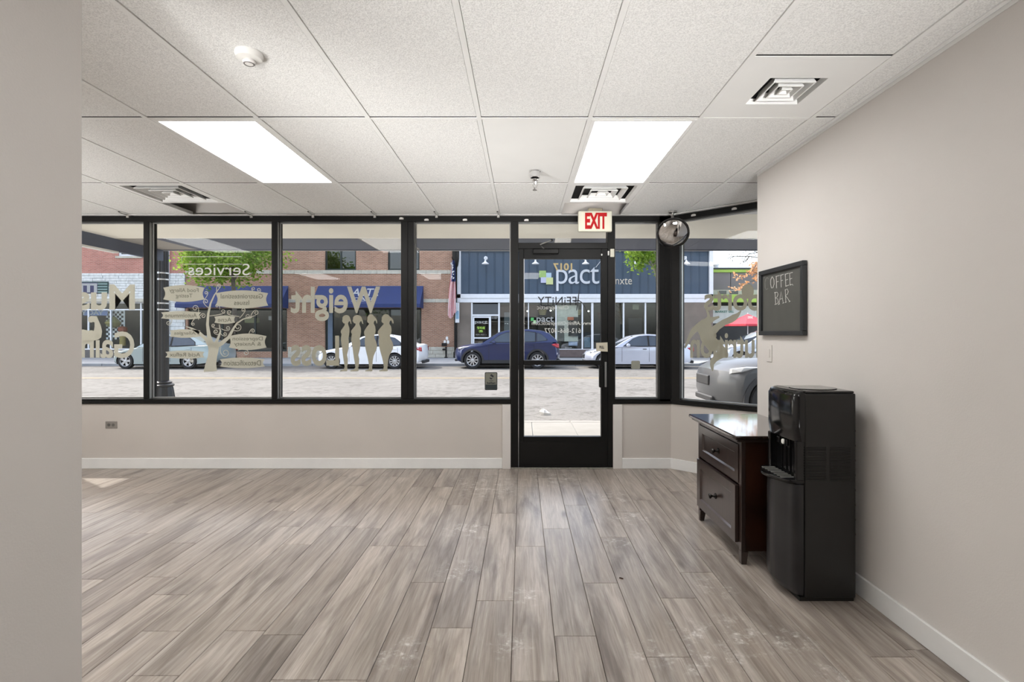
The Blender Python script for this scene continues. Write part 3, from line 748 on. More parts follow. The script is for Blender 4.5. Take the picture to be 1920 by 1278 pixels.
# the tree with its hanging signs
tr = thing('tree_decal', 'greige vinyl tree with curling branches carrying service signs', 'decal', onf(400, 695))
build('trunk', MB().flat([onf(*p) for p in [(381.5,697),(385,683),(389.5,668),(391,655),(389,645),(396,638),(403,642),(413,640),(411,652),(407,668),(405.5,683),(406.8,695.5)]]), VINYL, tr, fix=False)
lift = 0.0
for pts, ws in (([(397,650),(392,630),(389,608),(390.5,588),(395,568),(402,553),(409,543),(414,537)], [11,7.5,5.5,4.5,3.3,2.4,1.6,.8]),
                ([(396,652),(387,636),(373,623),(360,616),(348,611)], [9,7,5.5,3.5,1.4]), ([(402,651),(416,643),(429,632),(437,617),(444,606),(456,598),(470,594),(480,591)], [9,8,6,4.2,3.2,2.2,1.6,.8]),
                ([(403,646),(409.5,633),(413.5,621),(411,608)], [6,4.5,3,1.2])):
    lift += .0003; build('branch', MB().ribbon(pts, ws, lambda a, d, l=lift: onf(a, d) + Vector((0, -l, 0))), VINYL, tr, fix=False)
def curl(cx, cy, r, ax, ay, cw=1, turns=1.25, w=1.25):
    a0 = math.atan2(ay - cy, ax - cx) - cw * 1.2
    pts = []
    for i in range(19):
        t = i / 18; a = a0 - cw * turns * 2 * PI * (1 - t); q = r * (.28 + .72 * t)
        pts.append((cx + q * math.cos(a), cy + q * math.sin(a)))
    x0, y0 = pts[-1]; tx, ty = x0 - pts[-2][0], y0 - pts[-2][1]; l = math.hypot(tx, ty) or 1
    d = math.hypot(ax - x0, ay - y0); mx, my = x0 + tx / l * d * .45, y0 + ty / l * d * .45
    for i in range(1, 7):
        t = i / 6; pts.append(((1 - t) ** 2 * x0 + 2 * t * (1 - t) * mx + t * t * ax, (1 - t) ** 2 * y0 + 2 * t * (1 - t) * my + t * t * ay))
    build('curl', MB().ribbon(pts, w, lambda a, d: onf(a, d) + Vector((0, .0003, 0))), VINYL, tr, fix=False)
for c in ((418,583.5,4.2,393,592,1),(430,585,4.5,449,593,-1),(456,581,4,449,596,1),(465,592.5,4.5,472,594,-1),(400,610,3.5,411,616,-1),(427,615,4.5,415,616,1),(405,621.5,4.5,412,626,-1),(421.5,626,4,413,624,1),
          (422.5,661,8,414,650,1),(461,661,5.5,446,656,-1),(366,577.5,5.8,371,590,1),(381,592,4.8,372,599,-1),(316,605,4.5,322,598,-1),(360,676,4,372,671,1),(410.5,536,3.6,406,548,-1),(485,543.5,4.2,478,549,1),(475,541,3.5,478,548,-1),(407,573,3.6,412,580,1),
          (386,565,5,392,577,-1),(386.5,549,3.5,384,560,1),(352,590,5,352,584,1),(480,586,5,470,593,-1),(474,620,4,466,628,-1),(446,613,7,435,616,1),(362,607,3.4,366,596,1)):
    curl(*c)
PLQ = [('Food Allergy\nTesting', 306, 384, 534, 566, .7), ('Gastrointestinal\nIssues', 404, 503, 544, 578, .8), ('Autoimmune', 302, 377, 583, 599, .8), ('Acne', 402, 441, 591, 607, .66), ('Allergies', 318, 376, 617, 633, .7),
       ('Depression\n& Anxiety', 429, 500, 625, 656, .8), ('Acid Reflux', 310, 384, 657, 672, .78), ('Detoxification', 412, 497, 670, 690, .82)]
for tx, x0, x1, y0, y1, fw in PLQ:
    h = y1 - y0; w = x1 - x0; b = h * .16; c = min(4, w * .05)
    pts = [(x0 + w * i / 10, y0 + b - b * math.sin(PI * i / 10)) for i in range(11)] + [(x1 - c * math.sin(PI * i / 5), y0 + b + (h - 2 * b) * i / 5) for i in range(1, 5)]
    pts += [(x1 - w * i / 10, y1 - b + b * math.sin(PI * i / 10)) for i in range(11)] + [(x0 + c * math.sin(PI * i / 5), y1 - b - (h - 2 * b) * i / 5) for i in range(1, 5)]
    p = build('plaque', MB().flat([onf(*q) + Vector((0, -.0006, 0)) for q in pts]), VINYL, tr, fix=False)
    m = (1 - fw) / 2 * w; vh = .62 if '\n' in tx else .5
    build('lettering', lettering(MB(), tx, x0 + m, x1 - m, y0 + h * (1 - vh) / 2, y1 - h * (1 - vh) / 2, lambda a, d: onf(a, d) + Vector((0, -.0014, 0)), .012, True), VINYLTXT, p, fix=False)
mb = lettering(MB(), 'Services', 353, 468, 494, 516, onf, .0, True, 1.0)
for pts in ([(352, 518.5), (470, 518.5)], [(341, 481), (453, 481), (453, 495), (341, 495), (341, 481)]): mb.ribbon(pts, .9, onf)
vin('window_lettering', 'thin white word Services above the tree decal', 'lettering', mb, VWHITE, G1)

# the door's own lettering
mb = lettering(MB(), 'FFiNiTY', 1008, 1081, 556, 572, onf2, .004, True, 1.05)
mb.ribbon([(1086, 544), (1084.5, 556), (1083, 570), (1081, 582)], [.6, 2.2, 2.4, 1.2], onf2); mb.ribbon([(1075, 567), (1079, 563.5), (1085, 563), (1091, 567), (1096, 574), (1100, 583), (1109, 600)], [.6, 1.6, 2, 1.6, 1.1, .8, .4], onf2)
vin('door_lettering', 'black swash word Affinity read backwards on the door glass', 'lettering', mb, VBLACK, 'lettering on the door glass')
vin('door_lettering', 'pale thin word Chiropractic under the black Affinity on the door', 'lettering', lettering(MB(), 'Chiropractic', 1007, 1066, 572, 582, onf2, 0, True), VWHITE, 'lettering on the door glass')
vin('door_lettering', 'white web address line on the door glass', 'lettering', lettering(MB(), 'www.AffinityChiropractic.com', 997, 1109, 602, 611, onf2, .004, True), VWHITE, 'lettering on the door glass')
vin('door_lettering', 'white telephone number low on the door glass', 'lettering', lettering(MB(), '612-866-4077', 1021, 1089, 615, 624, onf2, .006, True, 1.1), VWHITE, 'lettering on the door glass')
vin('door_lettering', 'gold street number 1017 high on the door glass', 'lettering', lettering(MB(), '1017', 1037, 1073, 493, 507, onf2, .03, True), VGOLD, 'lettering on the door glass')
def rrect(x0, x1, y0, y1, r):
    return arc(x1 - r, y0 + r, r, -PI / 2, 0, 4) + arc(x1 - r, y1 - r, r, 0, PI / 2, 4) + arc(x0 + r, y1 - r, r, PI / 2, PI, 4) + arc(x0 + r, y0 + r, r, PI, 1.5 * PI, 4)
stk = thing('window_sticker', 'small framed sticker with a dark emblem low on the plain window', 'sticker', onf2(921, 714))
build('backing', MB().flat([onf2(*p) for p in rrect(909, 932.5, 697.5, 731, 2)]), vinyl('sticker_olive', (.2, .2, .165), .3), stk, fix=False)
e_ = Vector((0, -.0006, 0))
mb = MB()
mb.flat([onf2(*p) + e_ for p in [(919,704),(921,700.8),(926,704.5),(924.5,707.5)]]); mb.flat([onf2(*p) + e_ for p in [(918,707),(923,709),(923.5,709.8),(921,711),(918.5,710)]]); mb.flat([onf2(*p) + e_ for p in [(916,713.2),(926,713.2),(924,714),(918,714)]])
lettering(mb, 'nailed', 913, 929, 715.5, 719.5, lambda a, b: onf2(a, b) + e_, .04, True)
build('emblem', mb, VBLACK, stk, fix=False)
mb = MB(); mb.flat([onf2(*p) + e_ for p in rrect(910.5, 931, 720.5, 729.5, 1)])
build('lower_band', mb, M('sticker_dark', (.02, .03, .035), .5), stk, fix=False)
ss = [rrect(909, 932.5, 697.5, 731, 2), rrect(910.3, 931.2, 698.8, 729.7, 1.6)]
mb = MB(); n_ = len(ss[0]); mb.add([onf2(*p) + e_ for p in ss[0] + ss[1]], [(i, (i + 1) % n_, n_ + (i + 1) % n_, n_ + i) for i in range(n_)]); build('border', mb, VBLACK, stk, fix=False)
vin('window_sticker', 'plain grey rounded sticker on the narrow window beside the door', 'sticker', MB().flat([onf2(*p) for p in rrect(1183.5, 1200, 676, 691.5, 2.5)]), vinyl('sticker_grey', (.3, .3, .25), .3))

# ------------------------------------------------------------------ door furniture that is not part of the door
YF = DY0
t = thing('latch_sign', 'small beige paper sign taped over the door latch', 'sign', at(1129, 650, YF - .03))
mb = MB(); P_ = lambda x, y, o: at(x, y, YF - .03 - o)
mb.add([P_(1117.5, 642.5, 0), P_(1139, 641.5, 0), P_(1139.5, 659, 0), P_(1118, 658, 0), P_(1117.5, 642.5, -.022), P_(1139, 641.5, -.03), P_(1139.5, 659, -.03), P_(1118, 658, -.022)], [(0,1,2,3), (7,6,5,4), (0,4,5,1), (1,5,6,2), (2,6,7,3), (3,7,4,0)])
build('card', mb, M('beige_card', (.50, .46, .36), .7, var=.05), t)
build('lettering', lettering(MB(), 'PULL', 1124, 1133, 648, 653.5, lambda a, b: P_(a, b, .0008), .05), VBLACK, t, fix=False)
t = thing('door_sensor', 'small off white alarm sensor at the top corner of the door frame', 'sensor', (wx(1147), FY0, wz(475)))
mb = MB(); mb.box(wx(1143.5), wx(1151), FY0 - .022, FY0, wz(482), wz(467)); build('sensor_body', mb, CREAMP, t, bevel=.003, seg=1)
mb = MB(); mb.box(wx(1138.8), wx(1141.5), DY0 - .014, DY0, wz(479), wz(471)); build('magnet', mb, OFFW, t, bevel=.002, seg=1)

# ------------------------------------------------------------------ exit sign, mirror, detector, sprinkler, outlet, plate
ye = 4.80
t = thing('exit_sign', 'cream exit sign with red letters hung from the ceiling over the door', 'sign', (ux(1116, ye), ye, ZC))
mb = MB(); mb.box(ux(1084.5, ye), ux(1147.5, ye), ye, ye + .05, uz(433.5, ye), uz(395, ye)); build('housing', mb, CREAMP, t, bevel=.006, seg=2)
mb = MB(); mb.box(ux(1103, ye), ux(1130, ye), ye + .005, ye + .05, uz(396, ye), ZC); build('canopy', mb, M('khaki_metal', (.32, .28, .2), .5), t, bevel=.003, seg=1)
mb = MB(); mb.box(ux(1090, ye), ux(1143, ye), ye - .003, ye + .001, uz(430.5, ye), uz(397.5, ye)); build('face_panel', mb, M('cream_lens', (.72, .68, .55), .5, var=.03), t, bevel=.001, seg=1)
build('lettering', lettering(MB(), 'EXIT', 1097, 1138, 398.5, 429, lambda a, b: at(a, b, ye - .0042), .045, spacing=.98), REDP, t, fix=False)

def dome_frame(c, nrm):
    z = Vector(nrm).normalized(); x = z.cross(Vector((0, 0, 1))).normalized(); y = z.cross(x)
    return lambda r, a, h: Vector(c) + x * r * math.cos(a) + y * r * math.sin(a) + z * h
ym = 4.72
mc = at(1262, 437, ym)
t = thing('convex_mirror', 'round convex security mirror with a black rim at the window corner', 'mirror', mc)
fr = dome_frame(mc, (-.2, -.80, -.56)); R_ = .147
def dome(prof, mat, name, smooth=True, seg=40):
    vs = []; fs = []; n = len(prof)
    for k in range(seg):
        for r, h in prof: vs.append(fr(r, 2 * PI * k / seg, h))
    for k in range(seg):
        for i in range(n - 1): fs.append((k * n + i, ((k + 1) % seg) * n + i, ((k + 1) % seg) * n + i + 1, k * n + i + 1))
    mb = MB(); mb.add(vs, fs); return build(name, mb, mat, t, smooth=smooth)
cap = [(R_ * .93 * i / 10, .034 * (1 - (i / 10) ** 2)) for i in range(11)]
dome([(max(r, .0003), h) for r, h in cap], MIRROR, 'mirror_dome')
dome([(R_ * .9, .004), (R_ * .92, .014), (R_ * .97, .016), (R_, .008), (R_, -.012), (R_ * .9, -.025), (R_ * .3, -.04), (.001, -.04)], BLACKP, 'rim')
mb = MB(); mb.tube([fr(0, 0, -.03), fr(0, 0, -.09) + Vector((0, 0, .02)), Vector((mc.x + .06, ym + .22, ZC - .05)), Vector((mc.x + .06, ym + .22, ZC - .005))], .012, 8); build('bracket_arm', mb, STEEL, t, smooth=True)
mb = MB(); mb.lathe([(.04, -.012), (.04, 0)], (mc.x + .06, ym + .22, ZC), 'Z', 16); build('bracket_base', mb, STEEL, t)

c = at(467, 101, 1.185 * F / (CY - 101)); c.z = ZC + .004
t = thing('smoke_detector', 'round white smoke detector on the ceiling', 'detector', c)
mb = MB(); mb.lathe([(.054, .0), (.056, -.012), (.050, -.026), (.030, -.032)], c, 'Z', 32, cap=True); build('detector_base', mb, OFFW, t, smooth=True)
mb = MB(); mb.lathe([(.026, -.031), (.028, -.040), (.022, -.047), (.001, -.048)], c, 'Z', 28); build('sensing_chamber', mb, OFFW, t, smooth=True)
mb = MB(); mb.lathe([(.0225, -.0465), (.0195, -.0495), (.0165, -.0475)], c, 'Z', 24, cap=False); build('grille_ring', mb, GREYPLATE, t)

c = at(1003, 321, 1.185 * F / (CY - 321)); c.z = ZC + .004
t = thing('sprinkler', 'chrome fire sprinkler hanging from the smooth ceiling panel', 'sprinkler', c)
mb = MB(); mb.lathe([(.042, 0), (.042, -.006), (.036, -.008), (.036, -.05), (.030, -.052)], c, 'Z', 24, cap=False); build('escutcheon', mb, CHROME, t, smooth=True)
mb = MB(); mb.lathe([(.012, -.02), (.014, -.06), (.024, -.064), (.022, -.074), (.010, -.08), (.008, -.1)], c, 'Z', 16); build('nozzle', mb, CHROME, t, smooth=True)
mb = MB()
for s in (-1, 1): mb.tube([c + Vector((s * .006, 0, -.08)), c + Vector((s * .016, 0, -.105)), c + Vector((s * .005, 0, -.135))], .003, 6)
build('yoke', mb, CHROME, t)
mb = MB(); mb.lathe([(.004, -.12), (.006, -.137), (.017, -.139), (.017, -.142), (.001, -.143)], c, 'Z', 12); build('deflector', mb, GREYPLATE, t)

px0, px1, py0, py1 = 198, 220, 789.5, 803
t = thing('wall_outlet', 'steel outlet plate set sideways low on the front wall', 'outlet', (wx(209), YW, wz(796)))
mb = MB(); mb.box(wx(px0), wx(px1), YW - .005, YW + .001, wz(py1), wz(py0)); build('cover_plate', mb, M('dull_steel', (.30, .28, .26), .4, metal=.4), t, bevel=.002, seg=1)
for s in (-1, 1):
    cx = wx(209) + s * .022; mb = MB(); mb.lathe([(.016, 0), (.016, -.008), (.014, -.009)], (cx, YW, wz(796)), 'Y', 16); sk = build('socket', mb, M('socket_grey%d' % s, (.16, .15, .14), .5), t)
    mb = MB()
    for q in (-1, 1): mb.box(cx - .005, cx + .004, YW - .0096, YW - .0086, wz(796) + q * .005 - .001, wz(796) + q * .005 + .001)
    mb.lathe([(.0022, 0), (.0022, -.0006)], (cx + .008, YW - .009, wz(796)), 'Y', 8); build('slot', mb, DARKGAP, sk)

def onr(px, py, off):                       # a point of the right wall, off metres proud of it
    x = XR - off; y = x * F / (px - CX); return Vector((x, y, H - (py - CY) * y / F))
t = thing('wall_plate', 'blank beige switch plate under the chalkboard', 'switch', (XR, 3.59, 1.205))
mb = MB(); mb.box(XR - .006, XR, 3.55, 3.625, 1.145, 1.262); build('cover_plate', mb, PAINT, t, bevel=.002, seg=1)
mb = MB(); mb.box(XR - .009, XR - .006, 3.574, 3.602, 1.175, 1.235); build('rocker', mb, PAINT, t, bevel=.001, seg=1)

t = thing('chalkboard', 'black framed chalkboard chalked Coffee Bar on the right wall', 'chalkboard', (XR, 3.40, 1.56))
bx0, by0, by1, bz0, bz1, fw = XR - .032, 3.11, 3.69, 1.331, 1.790, .030
for a, b, c_, d in ((by0, by1, bz1 - fw, bz1), (by0, by1, bz0, bz0 + fw), (by0, by0 + fw, bz0 + fw, bz1 - fw), (by1 - fw, by1, bz0 + fw, bz1 - fw)):
    mb = MB(); mb.box(bx0, XR - .002, a, b, c_, d); build('frame_bar', mb, FRAMEB, t, bevel=.003, seg=1)
sl_ = MB(); sl_.box(XR - .014, XR - .004, by0 + fw, by1 - fw, bz0 + fw, bz1 - fw); slate = build('slate', sl_, SLATE, t)
def onb(x, y): return onr(1410 + x * .18, 470 + y * .18, .0146)
ST = [[(212,268),(228,300),(230,345),(218,385),(203,388),(194,350),(194,305),(208,270)], [(252,262),(256,390)], [(247,268),(288,256)], [(255,325),(277,317)], [(300,250),(304,380)], [(296,256),(330,244)], [(302,312),(322,305)],
      [(346,240),(352,370)], [(342,245),(382,233)], [(350,305),(375,297)], [(348,370),(386,356)], [(392,232),(397,358)], [(388,235),(425,224)], [(393,295),(418,286)], [(394,358),(420,347),(428,360)],
      [(240,430),(246,556)], [(232,436),(262,430),(272,450),(262,480),(243,492),(268,500),(274,530),(262,550),(236,560)], [(280,556),(304,424),(326,545)], [(290,505),(318,495)], [(318,548),(332,540)], [(272,560),(290,550)],
      [(346,404),(352,535)], [(342,408),(368,396),(378,425),(368,452),(348,465),(372,495),(392,528)], [(342,540),(360,532)], [(384,532),(400,522)]]
mb = MB()
for s in ST: mb.ribbon(s, 4.2, onb)
build('chalk_writing', mb, CHALK, t, fix=False)
mb = MB(); mb.ribbon([(174,292),(160,278),(145,290),(135,330),(136,380),(148,405),(166,392)], 3.6, onb); mb.ribbon([(120,285),(138,262)], 3, onb)
tag(build('chalk_writing', mb, CHALKF, t, fix=False), 'half rubbed out first letter')

# ------------------------------------------------------------------ cabinet
WOODD.node_tree.nodes['Principled BSDF'].inputs['Coat Weight'].default_value = 0.7; WOODD.node_tree.nodes['Principled BSDF'].inputs['Coat Roughness'].default_value = 0.28
WOODT = wood_mat('polished_cherry_top', (0.022, 0.013, 0.011), (0.04, 0.024, 0.02), 0.10, 3, 3); WOODT.node_tree.nodes['Principled BSDF'].inputs['Coat Weight'].default_value = 1.0; WOODT.node_tree.nodes['Principled BSDF'].inputs['Coat Roughness'].default_value = 0.06
cx0, cx1, cy0, cy1 = 1.272, XR - .02, 2.972, 3.70
t = thing('side_cabinet', 'dark cherry two drawer wooden cabinet against the right wall', 'cabinet', ((cx0 + cx1) / 2, (cy0 + cy1) / 2, 0))
mb = MB(); mb.box(1.218, XR - .003, 2.925, 3.752, .733, .755); build('cabinet_top', mb, WOODT, t, bevel=.006, seg=2)
mb = MB(); mb.box(1.235, XR - .003, 2.942, 3.735, .716, .733); build('top_moulding', mb, WOODD, t, bevel=.006, seg=2)
mb = MB(); mb.box(cx0 + .02, cx1, cy0 + .004, cy0 + .022, .075, .716); build('side_panel', mb, WOODS, t, bevel=.001, seg=1)
mb = MB(); mb.box(cx0 + .02, cx1, cy1 - .022, cy1 - .004, .075, .716); build('side_panel', mb, WOODS, t, bevel=.001, seg=1)
mb = MB(); mb.box(cx1 - .02, cx1, cy0 + .022, cy1 - .022, .09, .70); mb.box(cx0 + .03, cx1 - .02, cy0 + .022, cy1 - .022, .09, .105); build('back_panel', mb, WOODS, t)
for a, b in ((cy0, cy0 + .032), (cy1 - .032, cy1)):
    mb = MB(); mb.box(cx0, cx0 + .024, a, b, .075, .716); build('stile', mb, WOODD, t, bevel=.002, seg=1)
for xo, za_, zb_ in ((.004, .692, .716), (.008, .452, .462), (.008, .085, .112)):
    mb = MB(); mb.box(cx0 + xo, cx0 + .024, cy0 + .032, cy1 - .032, za_, zb_); build('face_rail', mb, WOODD, t)
for x in (cx0, cx1 - .042):
    for y in (cy0, cy1 - .042):
        mb = MB(); i = .01; o = .042
        mb.hexa([(x + i * (x > 1.5), y + i * (y > 3.2), 0), (x + o - i, y + i * (y > 3.2), 0), (x + o - i, y + o - i, 0), (x + i * (x > 1.5), y + o - i, 0), (x, y, .075), (x + o, y, .075), (x + o, y + o, .075), (x, y + o, .075)])
        build('leg', mb, WOODD, t, bevel=.002, seg=1)
def drawer(z0, z1, out, rim):
    y0, y1 = cy0 + .036, cy1 - .036; xf = cx0 - out
    mb = MB(); th_ = .02
    for a, b, c_, d in ((y0, y1, z1 - rim, z1), (y0, y1, z0, z0 + rim), (y0, y0 + rim, z0 + rim, z1 - rim), (y1 - rim, y1, z0 + rim, z1 - rim)): mb.box(xf, xf + th_, a, b, c_, d)
    d_ = build('drawer', mb, WOODD, t)
    mb = MB(); mb.box(xf + .010, xf + th_ + .005, y0 + rim, y1 - rim, z0 + rim, z1 - rim).box(xf + th_, xf + .3, y0 + .01, y1 - .01, z0 + .01, z1 - .02); build('drawer_panel', mb, WOODD, d_)
    mb = MB(); e = .009
    for a, b, c_, d, kind in ((y0 + rim, y1 - rim, z0 + rim, z1 - rim, 0),):
        p = [(a, c_), (b, c_), (b, d), (a, d)]; q = [(a + e, c_ + e), (b - e, c_ + e), (b - e, d - e), (a + e, d - e)]
        mb.add([(xf, y, z) for y, z in p] + [(xf + .010, y, z) for y, z in q], [(i, (i + 1) % 4, 4 + (i + 1) % 4, 4 + i) for i in range(4)])
    build('panel_moulding', mb, WOODD, d_)
    ym_, zm = (y0 + y1) / 2, (z0 + z1) / 2 + .0
    mb = MB(); mb.lathe([(.019, .010), (.019, .006), (.012, .002), (.007, -.004), (.006, -.014), (.013, -.02), (.017, -.027), (.014, -.034), (.001, -.037)], (xf, ym_, zm), 'X', 20); build('knob', mb, BRONZE, d_, smooth=True)
drawer(.466, .689, .004, .052)
drawer(.116, .450, .022, .058)

# ------------------------------------------------------------------ water cooler
wx0, wx1, wy0, wy1, wt = 1.36, 1.668, 2.557, 2.855, 1.054
t = thing('water_cooler', 'tall gloss black water cooler between cabinet and viewer', 'cooler', ((wx0 + wx1) / 2, (wy0 + wy1) / 2, 0))
xs_ = 1.412
mb = MB(); mb.box(xs_, wx1, wy0, wy1, .018, wt - .012); build('body', mb, BLACKS, t, bevel=.006, seg=2)
def front_plan(xb, xf, y0, y1, bulge):
    n = 12; p = [(xb, y0)]
    r = .03
    p += [(xf + r - r * math.sin(a), y0 + r - r * math.cos(a)) for a in [PI / 2 * i / 4 for i in range(5)]]
    p += [(xf - bulge * math.sin(PI * i / n), y0 + r + (y1 - y0 - 2 * r) * i / n) for i in range(1, n)]
    p += [(xf + r - r * math.cos(a), y1 - r + r * math.sin(a)) for a in [PI / 2 * i / 4 for i in range(5)]]
    p += [(xb, y1)]
    return p
zf = lambda p, z: Vector((p[0], p[1], z))
def loft(name, plans, mat, bev=0.0):
    mb = MB(); n = len(plans[0][0]); vs = []
    for p, z in plans: vs += [zf(q, z) for q in p]
    fs = [tuple(range(n))[::-1], tuple((len(plans) - 1) * n + i for i in range(n))]
    for k in range(len(plans) - 1): fs += [(k * n + i, k * n + (i + 1) % n, (k + 1) * n + (i + 1) % n, (k + 1) * n + i) for i in range(n)]
    mb.add(vs, fs); return build(name, mb, mat, t, smooth=True, bevel=bev, seg=2)
loft('upper_front', [(front_plan(xs_, 1.372, wy0, wy1, .004), .80), (front_plan(xs_, 1.362, wy0, wy1, .010), .86), (front_plan(xs_, 1.362, wy0, wy1, .010), wt - .03), (front_plan(xs_, 1.374, wy0 + .002, wy1 - .002, .008), wt - .008), (front_plan(xs_, 1.392, wy0 + .006, wy1 - .006, .004), wt)], BLACKP)
mb = MB(); mb.box(xs_ - .002, wx1 - .004, wy0 + .004, wy1 - .004, wt - .012, wt); build('top_cover', mb, BLACKP, t, bevel=.006, seg=2)
mb = MB(); mb.prism(circle(1.535, 2.706, .115, 28, .1), lambda p, z: Vector((p[0], p[1], z)), wt, wt + .004); build('top_recess', mb, M('top_plate', (.10, .10, .095), .14, var=.2), t, bevel=.001, seg=1)
for a, b in ((wy0, wy0 + .026), (wy1 - .026, wy1)):
    mb = MB(); mb.box(1.368, xs_, a, b, .60, .802); build('alcove_cheek', mb, BLACKP, t, bevel=.006, seg=2)
mb = MB(); mb.box(xs_ - .004, xs_, wy0 + .026, wy1 - .026, .60, .802)
for q in (.3, .42, .55, .7): mb.box(xs_ - .010, xs_ - .003, wy0 + .298 * q, wy0 + .298 * q + .008, .615, .79)
build('alcove_back', mb, BLACKP, t)
for y in (2.665, 2.745):
    mb = MB(); mb.lathe([(.012, .002), (.012, -.03), (.009, -.05)], (1.392, y, .80), 'Z', 12); tp = build('tap', mb, BLACKP, t, smooth=True)
    mb = MB(); mb.box(1.370, 1.382, y - .013, y + .013, .758, .792); build('tap_lever', mb, BLACKP, tp, bevel=.003, seg=1)
mb = MB(); mb.lathe([(.0135, 0), (.0135, -.006), (.011, -.008)], (1.374, 2.69, .776), 'X', 18); tag(build('tap_badge', mb, OFFW, t), 'round white badge')
loft('drip_tray', [(front_plan(xs_, 1.33, wy0 + .004, wy1 - .004, .040), .588), (front_plan(xs_, 1.318, wy0 - .0, wy1 + .0, .046), .598), (front_plan(xs_, 1.318, wy0, wy1, .046), .610)], BLACKP, .002)
mb = MB()
for i in range(7):
    y = wy0 + .05 + .033 * i; mb.box(1.315, 1.385, y - .008, y + .008, .610, .613)
build('drip_grille', mb, STEEL, t, bevel=.001, seg=1)
loft('lower_door', [(front_plan(xs_ - .004, 1.368, wy0 + .006, wy1 - .006, .024), .03), (front_plan(xs_ - .004, 1.35, wy0 + .003, wy1 - .003, .034), .07), (front_plan(xs_ - .004, 1.352, wy0 + .003, wy1 - .003, .034), .5), (front_plan(xs_ - .004, 1.356, wy0 + .003, wy1 - .003, .032), .584)], BLACKDOOR)
mb = MB(); mb.box(wx0 + .03, wx1 - .006, wy0 + .008, wy1 - .008, 0, .02); build('plinth', mb, BLACKS, t)
sm = None
for ux0, ux1 in ((1.418, 1.515), (1.538, 1.640)):
    for i in range(13):
        z = .765 - i * .0133
        if sm is None:
            mb = MB(); mb.add([(0, -.0006, 0), (.1, -.0006, 0), (.1, -.0042, .0085), (0, -.0042, .0085), (0, 0, .0095), (.1, 0, .0095), (0, 0, -.001), (.1, 0, -.001)], [(0, 1, 2, 3), (3, 2, 5, 4), (6, 7, 1, 0)])
            sm = build('vent_slat', mb, BLACKS, t, fix=False); sm.location = Vector((ux0, wy0, z))
        else: copy_part(sm, t, Vector((ux0, wy0, z)))
mb = MB(); mb.box(wx1, wx1 + .012, wy0 + .03, wy1 - .03, .3, .95)
for i in range(8): mb.box(wx1 + .012, wx1 + .018, wy0 + .03, wy1 - .03, .32 + i * .075, .33 + i * .075)
build('condenser', mb, BLACKS, t)

mb = MB(); c = Vector((ux(1165, 2.80), 2.80, 0)); mb.add([c + Vector(p) for p in ((-.012, .005, 0), (.004, -.006, 0), (.012, -.004, 0), (-.004, .008, 0), (-.010, .004, .006), (.003, -.004, .007), (.009, -.003, .005), (-.003, .006, .006))], [(0, 3, 2, 1), (4, 5, 6, 7), (0, 1, 5, 4), (1, 2, 6, 5), (2, 3, 7, 6), (3, 0, 4, 7)])
o = vin('wood_chip', 'tiny dark wood chip lying on the plank floor', 'debris', mb, WOODS); o.location.z = o.location.z
# ------------------------------------------------------------------ outside: ground
ASPH = asphalt_mat()
CONC = M('concrete', (0.235, 0.225, 0.206), 0.9, var=0.08, vs=3, bump=0.2, bs=90)
CONC2 = M('far_concrete', (0.30, 0.31, 0.32), 0.9, var=0.1, vs=2)
YELL = M('road_yellow', (0.26, 0.20, 0.105), 0.8, var=0.15, vs=12)
rd = struct('road', 'pale sunlit asphalt street')
mb = MB(); mb.box(-60, 60, 8.0, 23.3, ZR - .3, ZR); build('asphalt_surface', mb, ASPH, rd)
mb = MB(); mb.box(-60, 60, -6, 60, ZR - .5, ZR - .3); build('earth', mb, ASPH, rd)
for y in (16.75, 17.05):
    mb = MB(); mb.box(-60, 60, y, y + .12, ZR, ZR + .003); build('lane_line', mb, YELL, rd)
mb = MB(); mb.box(-60, 60, 20.85, 20.93, ZR, ZR + .003); build('gutter_line', mb, M('tar', (.16, .155, .15), .9), rd)
sw = struct('sidewalk', 'bright concrete sidewalk outside the shop door')
mb = MB(); mb.box(-20, 12, YW + .12, 7.88, -.2, -.03); build('slab_bed', mb, CONC2, sw)
sl0 = {}
for k in range(-18, 14):
    for y in (5.24, 6.40):
        x = .14 + .607 * k; l = 1.15 if y < 6 else 1.47
        key = y < 6
        if key not in sl0:
            mb = MB(); mb.box(.004, .603, .004, l - .004, -.03, -.018); o = build('paving_slab', mb, CONC, sw, bevel=.004, seg=1); sl0[key] = o
        else: o = sl0[key].copy(); COL.objects.link(o); o.parent = sw
        o.location = (x, y, 0)
kb = struct('curb', 'pale concrete curb at the near side of the street')
for k in range(-12, 10):
    mb = MB(); mb.box(.745 + 1.214 * k + .004, .745 + 1.214 * (k + 1) - .004, 7.88, 8.04, ZR - .1, -.018); build('curb_stone', mb, CONC, kb, bevel=.01, seg=1)
s2 = struct('sidewalk', 'shaded sidewalk across the street')
mb = MB(); mb.box(-60, 60, 23.46, YB + 3.4, ZR - .3, -.002); build('paving', mb, CONC2, s2)
for k in range(-16, 14):
    mb = MB(); mb.box(k * 1.5 - .006, k * 1.5 + .006, 23.5, YB, -.002, .0); build('joint', mb, M('joint', (.2, .2, .2), .9) if 'joint' not in MATS else MATS['joint'], s2)
k2 = struct('curb', 'shaded curb across the street')
for k in range(-12, 10):
    mb = MB(); mb.box(k * 2.4 + .01, k * 2.4 + 2.39, 23.3, 23.46, ZR - .1, 0); build('curb_stone', mb, CONC2, k2, bevel=.012, seg=1)

